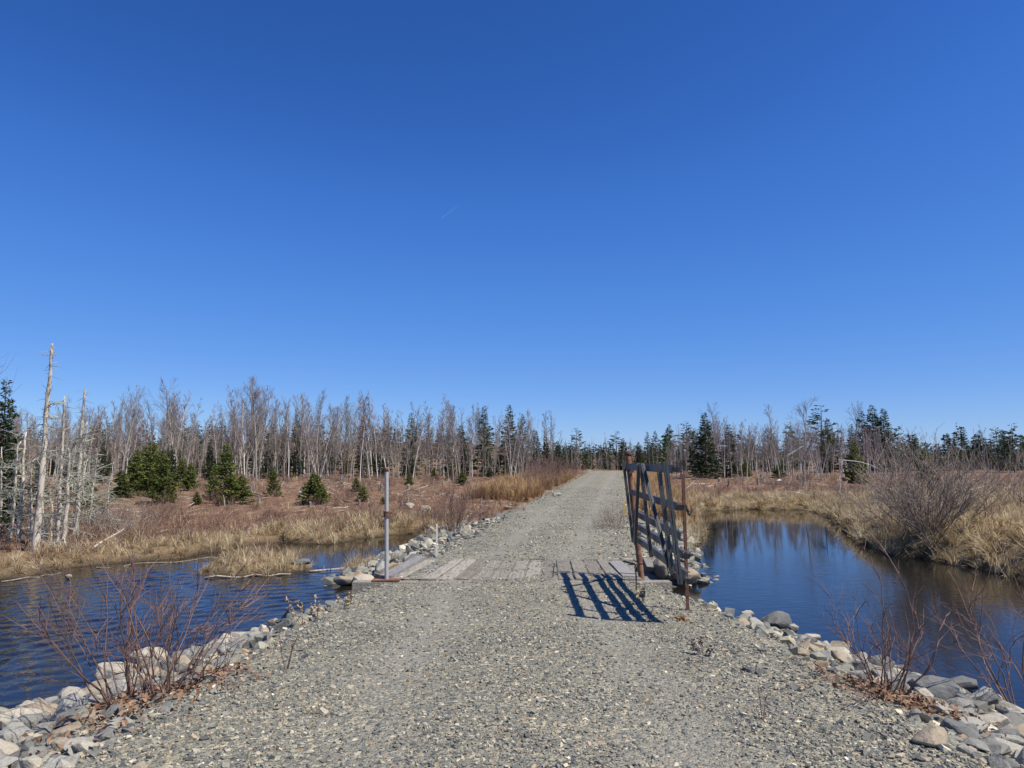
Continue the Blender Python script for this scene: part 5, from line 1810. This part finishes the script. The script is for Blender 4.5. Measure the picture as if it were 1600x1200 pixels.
def vegetation():
    rng = np.random.default_rng(83)
    TUFTS = [tuft(rng, 26, 0.5, 0.85, 0.0075) for _ in range(10)]
    patch = lambda x, y: wob(x, y, 0.9, 4.0) + 0.6 * wob(x, y, 0.3, 1.0)
    P = []; S = []
    def put(pts, s): P.append(pts); S.append(s)
    # left and middle banks of the pond
    a, d = region_points(rng, 11000, -24, 0, 13, 34, lambda x, y, d, z, dx: (d > -0.05) & (d < np.where(x > -9, 4.0, 1.7) + 0.6 * wob(x, y, 0.8)) & (dx > 1.9) & (rng.random(x.shape) < np.clip(0.65 + 0.7 * patch(x, y), 0.12, 1)))
    put(a, rng.uniform(0.45, 1.1, len(a)) * np.where(a[:, 0] > -9, 0.95, 0.85))
    # right bank
    a, d = region_points(rng, 10000, 6, 34, 12, 46, lambda x, y, d, z, dx: (d > -0.08) & (d < 11) & (dx > 2.6) & (rng.random(x.shape) < np.clip((0.75 + 0.5 * patch(x, y)) * np.clip(1.5 - d / 10, 0.3, 1), 0.05, 1)))
    put(a, rng.uniform(0.45, 1.15, len(a)))
    # far end and left side of the inlet
    a, d = region_points(rng, 6000, 4, 24, 16, 52, lambda x, y, d, z, dx: (d > -0.05) & (d < 3.4) & (dx > 1.9) & (dx < 22))
    put(a, rng.uniform(0.6, 1.3, len(a)))
    # scattered in the clearings
    a, d = region_points(rng, 4200, -50, 30, 26, 70, lambda x, y, d, z, dx: (d > 1.5) & (dx > 0.8) & (patch(x, y) > 0.55))
    put(a, rng.uniform(0.5, 1.0, len(a)))
    # ragged verge of the far road
    a, d = region_points(rng, 2600, -4, 16, 26, 82, lambda x, y, d, z, dx: (dx > -0.12 + 0.2 * wob(x, y, 0.8)) & (dx < 0.8) & (d > 0.2) & (rng.random(x.shape) < 0.6))
    put(a, rng.uniform(0.25, 0.7, len(a)))
    # islet
    x = rng.uniform(-9, -4, 1800); y = rng.uniform(14.5, 20, 1800)
    k = poly_sd(ISLAND, x, y) < 0.03
    a = np.stack([x, y, terrain(x, y)], 1)[k]
    put(a, rng.uniform(0.2, 0.42, len(a)))
    # rock foot on the far left bank
    for (px, py) in ((552, 890), (562, 886), (572, 882), (545, 893), (580, 880)):
        h_ = hit(px, py)
        for _ in range(5): put((h_ + rng.normal(0, 0.12, 3) * (1, 1, 0))[None], rng.uniform(0.5, 0.9, 1))
    # a few tiny tufts that have come up through the gravel
    for (px, py) in ((690, 1032), (705, 1055), (668, 1060), (752, 1058), (640, 1070), (772, 1031), (560, 1010), (900, 978), (1120, 1000), (1010, 1100), (1240, 1150), (480, 1120)):
        h_ = hit(px, py)
        for _ in range(2): put((h_ + rng.normal(0, 0.03, 3) * (1, 1, 0) + (0, 0, 0.02))[None], rng.uniform(0.08, 0.16, 1))
    pos = np.concatenate(P); s = np.concatenate(S)
    sc = s[:, None] * rng.uniform(0.8, 1.25, (len(s), 3))
    o = scatter_mesh("dry_grass", TUFTS, pos, sc, (rng.normal(0, 1, len(s)) * np.where(pos[:, 0] > 7, .5, .2), rng.normal(0, 1, len(s)) * np.where(pos[:, 0] > 7, .5, .2), rng.uniform(0, 6.28, len(s))), rng, M['grass'])
    tag(o, "pale dry straw grass along the banks of the pond and inlet", "grass", kind="stuff")
    print("grass", len(s))
    # tall tan grass by the climbing road
    TALL = [tuft(rng, 26, 1.2, 0.3, 0.012) for _ in range(4)]
    y = rng.uniform(38, 66, 1500); off = rng.uniform(0.7, 4.2, 1500)
    x = xr(y) - hw(y) - off
    k = rng.random(1500) < np.clip(0.55 + patch(x, y) * 0.6, 0.05, 1)
    pos = np.stack([x, y, terrain(x, y)], 1)[k]
    y2 = rng.uniform(28, 60, 500); x2 = xr(y2) + hw(y2) + rng.uniform(0.8, 3.0, 500)
    pos = np.concatenate([pos, np.stack([x2, y2, terrain(x2, y2)], 1)[pond_d(x2, y2) > 0.3]])
    n = len(pos)
    sc = rng.uniform(0.6, 1.1, n)[:, None] * np.ones((n, 3))
    o = scatter_mesh("tall_grass", TALL, pos, sc, (rng.normal(0, .08, n), rng.normal(0, .08, n), rng.uniform(0, 6.28, n)), rng, M['reed'])
    tag(o, "tall tan grass along both edges of the climbing road", "grass", kind="stuff")
    # brown brush over the clearings
    SPR = [sprig(rng, 10, 0.5, 0.008) for _ in range(8)]
    a, d = region_points(rng, 3500, -50, 50, 24, 72, lambda x, y, d, z, dx: (d > 0.8) & (dx > 0.6) & ((x < 4) | (y > 40) | (x > 11)))
    b, d = region_points(rng, 1700, -26, 0, 14, 30, lambda x, y, d, z, dx: (d > 0.6) & (dx > 1.2))
    c, d = region_points(rng, 1500, 8, 34, 13, 50, lambda x, y, d, z, dx: (d > 0.2) & (dx > 2.6))
    a = np.concatenate([a, b, c])
    n = len(a)
    s = rng.uniform(0.5, 1.35, n)
    o = scatter_mesh("brown_brush", SPR, a, s[:, None] * rng.uniform(0.8, 1.3, (n, 3)), (rng.normal(0, .15, n), rng.normal(0, .15, n), rng.uniform(0, 6.28, n)), rng, M['brush'])
    tag(o, "low reddish brown brush over the cut clearings", "brush", kind="stuff")
    print("brush", n)
    # dead leaves and twigs under the foreground shrubs
    LEAF = []
    for _ in range(4):
        V = np.array([(-.5, 0, 0), (0, -.28, .08), (.5, 0, 0.02), (0, .28, .1)]) + rng.normal(0, 0.06, (4, 3))
        LEAF.append((V, np.array([(0, 1, 2), (0, 2, 3)])))
    L = []
    for px, py, sx_, sy_, n in ((215, 1100, 0.34, 0.24, 520), (285, 1078, 0.3, 0.2, 260), (1395, 1092, 0.28, 0.2, 520), (1440, 1112, 0.25, 0.18, 200), (160, 1150, 0.3, 0.2, 120)):
        h_ = hit(px, py)
        q = h_[None, :2] + rng.normal(0, 1, (n, 2)) * (sx_, sy_)
        L.append(q)
    q = np.concatenate(L)
    pos = np.column_stack([q, terrain(q[:, 0], q[:, 1]) + rng.uniform(0.01, 0.09, len(q))])
    n = len(pos)
    o = scatter_mesh("leaf_litter", LEAF, pos, rng.uniform(0.03, 0.07, n)[:, None] * np.ones((n, 3)), (rng.normal(0, .5, n), rng.normal(0, .5, n), rng.uniform(0, 6.28, n)), rng, M['litter'])
    tag(o, "brown dead leaves caught under the foreground shrubs", "leaf litter", kind="stuff")
    # logging slash: broken sticks on the clearing
    STK = []
    for _ in range(5):
        mb = MB(); P_, _d = wander((-0.5, 0, 0), (1, 0, 0), 1.0, 4, rng, 0.12); mb.tube(P_, np.linspace(0.03, 0.012, 5), 4)
        STK.append(mb.arrays())
    a, d = region_points(rng, 1700, -55, 40, 24, 74, lambda x, y, d, z, dx: (d > 1.0) & (dx > 1.0))
    n = len(a); a[:, 2] += 0.05
    o = scatter_mesh("logging_slash", STK, a, rng.uniform(0.4, 1.5, n)[:, None] * np.ones((n, 3)), (rng.normal(0, .2, n), rng.normal(0, .2, n), rng.uniform(0, 6.28, n)), rng, M['stump'])
    tag(o, "broken sticks and branches left lying on the clearings", "sticks", kind="stuff")


vegetation()


# ------------------------------------------------------------------ stumps, logs and other small things of the clearing
def stump(px, py, hpx, seed, label, group):
    rng = np.random.default_rng(seed)
    p = hit(px, py)
    if p[1] > 78: return
    h = hpx / FPX * p[1]; r = h * rng.uniform(0.16, 0.3)
    root = empty("tree_stump", p, label, "stump", group)
    k = 9
    a = np.arange(k) * 2 * math.pi / k
    jag = rng.uniform(0.75, 1.15, k)
    V = []
    for z, f in ((-0.1, 1.5), (0.12 * h, 1.15), (0.5 * h, 1.0)):
        V += [(r * f * math.cos(t), r * f * math.sin(t), z) for t in a]
    V += [(r * 0.92 * math.cos(t), r * 0.92 * math.sin(t), h * j) for t, j in zip(a, jag)]
    V += [(0, 0, h * 0.8)]
    i = np.arange(k); j = (i + 1) % k
    Qs = np.concatenate([np.stack([s * k + i, s * k + j, (s + 1) * k + j, (s + 1) * k + i], 1) for s in range(3)])
    MB().add(V, Q=Qs).build("stump_body", M['log'], root)
    MB().add(np.array(V)[3 * k:] + (0, 0, 0.001), T=np.stack([i, j, np.full(k, k)], 1)).build("cut_top", M['stump'], root)


rngS = np.random.default_rng(17)
for i in range(46):
    if i < 34: px, py = rngS.uniform(390, 790), rngS.uniform(748, 815)
    else: px, py = rngS.uniform(1110, 1290), rngS.uniform(742, 766)
    side = "left" if i < 34 else "right"
    stump(px, py, rngS.uniform(5, 10), 900 + i, f"small bleached stump on the {side} clearing" + ("" if i >= 34 else (", left of the left post" if px < 610 else ", right of the left post")), f"stumps on the {side} clearing")


def log(pa, pb, r, label, mat, name="fallen_log", bendz=0.0, seed=0, cat="log"):
    rng = np.random.default_rng(seed)
    pa, pb = np.asarray(pa, float), np.asarray(pb, float)
    root = empty(name, pa, label, cat)
    n = 8
    P = np.array([(pb - pa) * t + (0, 0, bendz * math.sin(math.pi * t)) for t in np.linspace(0, 1, n)])
    P[1:-1] += rng.normal(0, 0.02, (n - 2, 3))
    mb = MB(); mb.tube(P, np.linspace(r, r * 0.55, n), 8, cap=True); mb.build("log_body", mat, root, True)
    mb = MB()
    for _ in range(7):
        k = rng.integers(1, n - 1)
        d = rng.normal(0, 1, 3); d[2] = abs(d[2]); d /= np.linalg.norm(d)
        mb.tube([P[k], P[k] + d * r * rng.uniform(2.5, 6)], [r * 0.3, r * 0.1], 4)
    tag(mb.build("branch_stubs", mat, root), kind="stuff")


a, b = hit(136, 862), hit(192, 846); b = b + (0, 0, 0.35)
log(a, b, 0.035, "bleached fallen branch on the bank right of the snags", M['snag'], seed=1)
a, b = hit(355, 762), hit(408, 776)
log(a + (0, 0, .15), b + (0, 0, .1), 0.09, "grey log lying beside the shorter bushy spruce", M['log'], seed=2)
a, b = hit(150, 872), hit(350, 860)
log(at(484, 893, -0.69), at(562, 884, -0.68), 0.03, "thin pale log floating from the islet to the far bank", M['stump'], seed=3)
log(at(320, 903, -0.68), at(455, 897, -0.68), 0.024, "pale log lying along the front of the grassy islet", M['stump'], seed=4)
log(at(2, 909, -0.68), at(96, 895, -0.68), 0.018, "weathered pole along the water's edge below the tallest snag", M['log'], seed=5)
log(at(150, 887, -0.68), at(350, 871, -0.68), 0.018, "long weathered pole along the left far waterline", M['log'], seed=6)
# bent white birch and black stump over the inlet
p = spot(1311, 46)
q = spot(1374, 45)
log(np.array((p[0], p[1], at_d(1311, 719, 46)[2])), np.array((q[0], q[1], at_d(1374, 733, 45)[2])), 0.03, "bent white birch trunk arching down behind the inlet's bank", M['bark_birch'], name="bent_birch", bendz=0.18, seed=7, cat="birch")
log(p, np.array((p[0], p[1], at_d(1311, 717, 46)[2])), 0.032, "white broken birch stem standing where the bent trunk begins", M['bark_birch'], name="broken_birch", seed=8, cat="birch")
p = spot(1229, 60)
log(np.array((p[0], p[1], at_d(1222, 712, 60)[2])), np.array((p[0] + 1.9, p[1], at_d(1256, 693, 60)[2])), 0.032, "leaning white birch stem crossing behind the tall bare tree", M['bark_birch'], name="leaning_birch", seed=9, cat="birch")
p = at_d(1518, 848, 16.8); p[2] = tz(p[0], p[1]) + 0.05
log(p, p + np.array((0.26, 0.1, 0.32)), 0.10, "short black log end poking from the straw on the right bank", M['black_wood'], seed=10)
# old snow under the dense spruce
p = hit(1092, 757)
V, T = BOULD[2]
o = obj("snow_patch", mesh_from("snow_patch", V * (0.5, 0.5, 0.1), T, M['snow'], True), None, p + np.array((0, 0, 0.04)))
tag(o, "last patch of old snow in the shade left of the dense spruce", "snow")
o = obj("snow_patch", mesh_from("snow_patch", BOULD[4][0] * (0.3, 0.25, 0.14), BOULD[4][1], M['snow'], True), None, hit(1217, 752) + np.array((0, 0, 0.05)))
tag(o, "tiny white snow remnant on the right clearing beyond the inlet", "snow")

# ------------------------------------------------------------------ vapour trail of a distant aircraft
m, N, L, B = new_mat("thin_vapour")
tr = N.new("ShaderNodeBsdfTransparent")
df = N.new("ShaderNodeBsdfDiffuse"); df.inputs[0].default_value = (0.85, 0.87, 0.9, 1)
ms = N.new("ShaderNodeMixShader"); ms.inputs[0].default_value = 0.09
L.new(tr.outputs[0], ms.inputs[1]); L.new(df.outputs[0], ms.inputs[2]); L.new(ms.outputs[0], N['Material Output'].inputs[0])
a, b = at_d(690, 341, 26000), at_d(716, 321, 26000)
mb = MB()
mb.tube([(0, 0, 0), (b - a) * 0.4, (b - a) * 0.85, b - a], [20, 16, 13, 5], 8)
o = mb.build("vapour_trail", m)
o.location = a
tag(o, "short faint white vapour trail high in the blue sky", "vapour trail")
print("objects", len(bpy.data.objects), "tris", sum(len(me.polygons) for me in bpy.data.meshes))
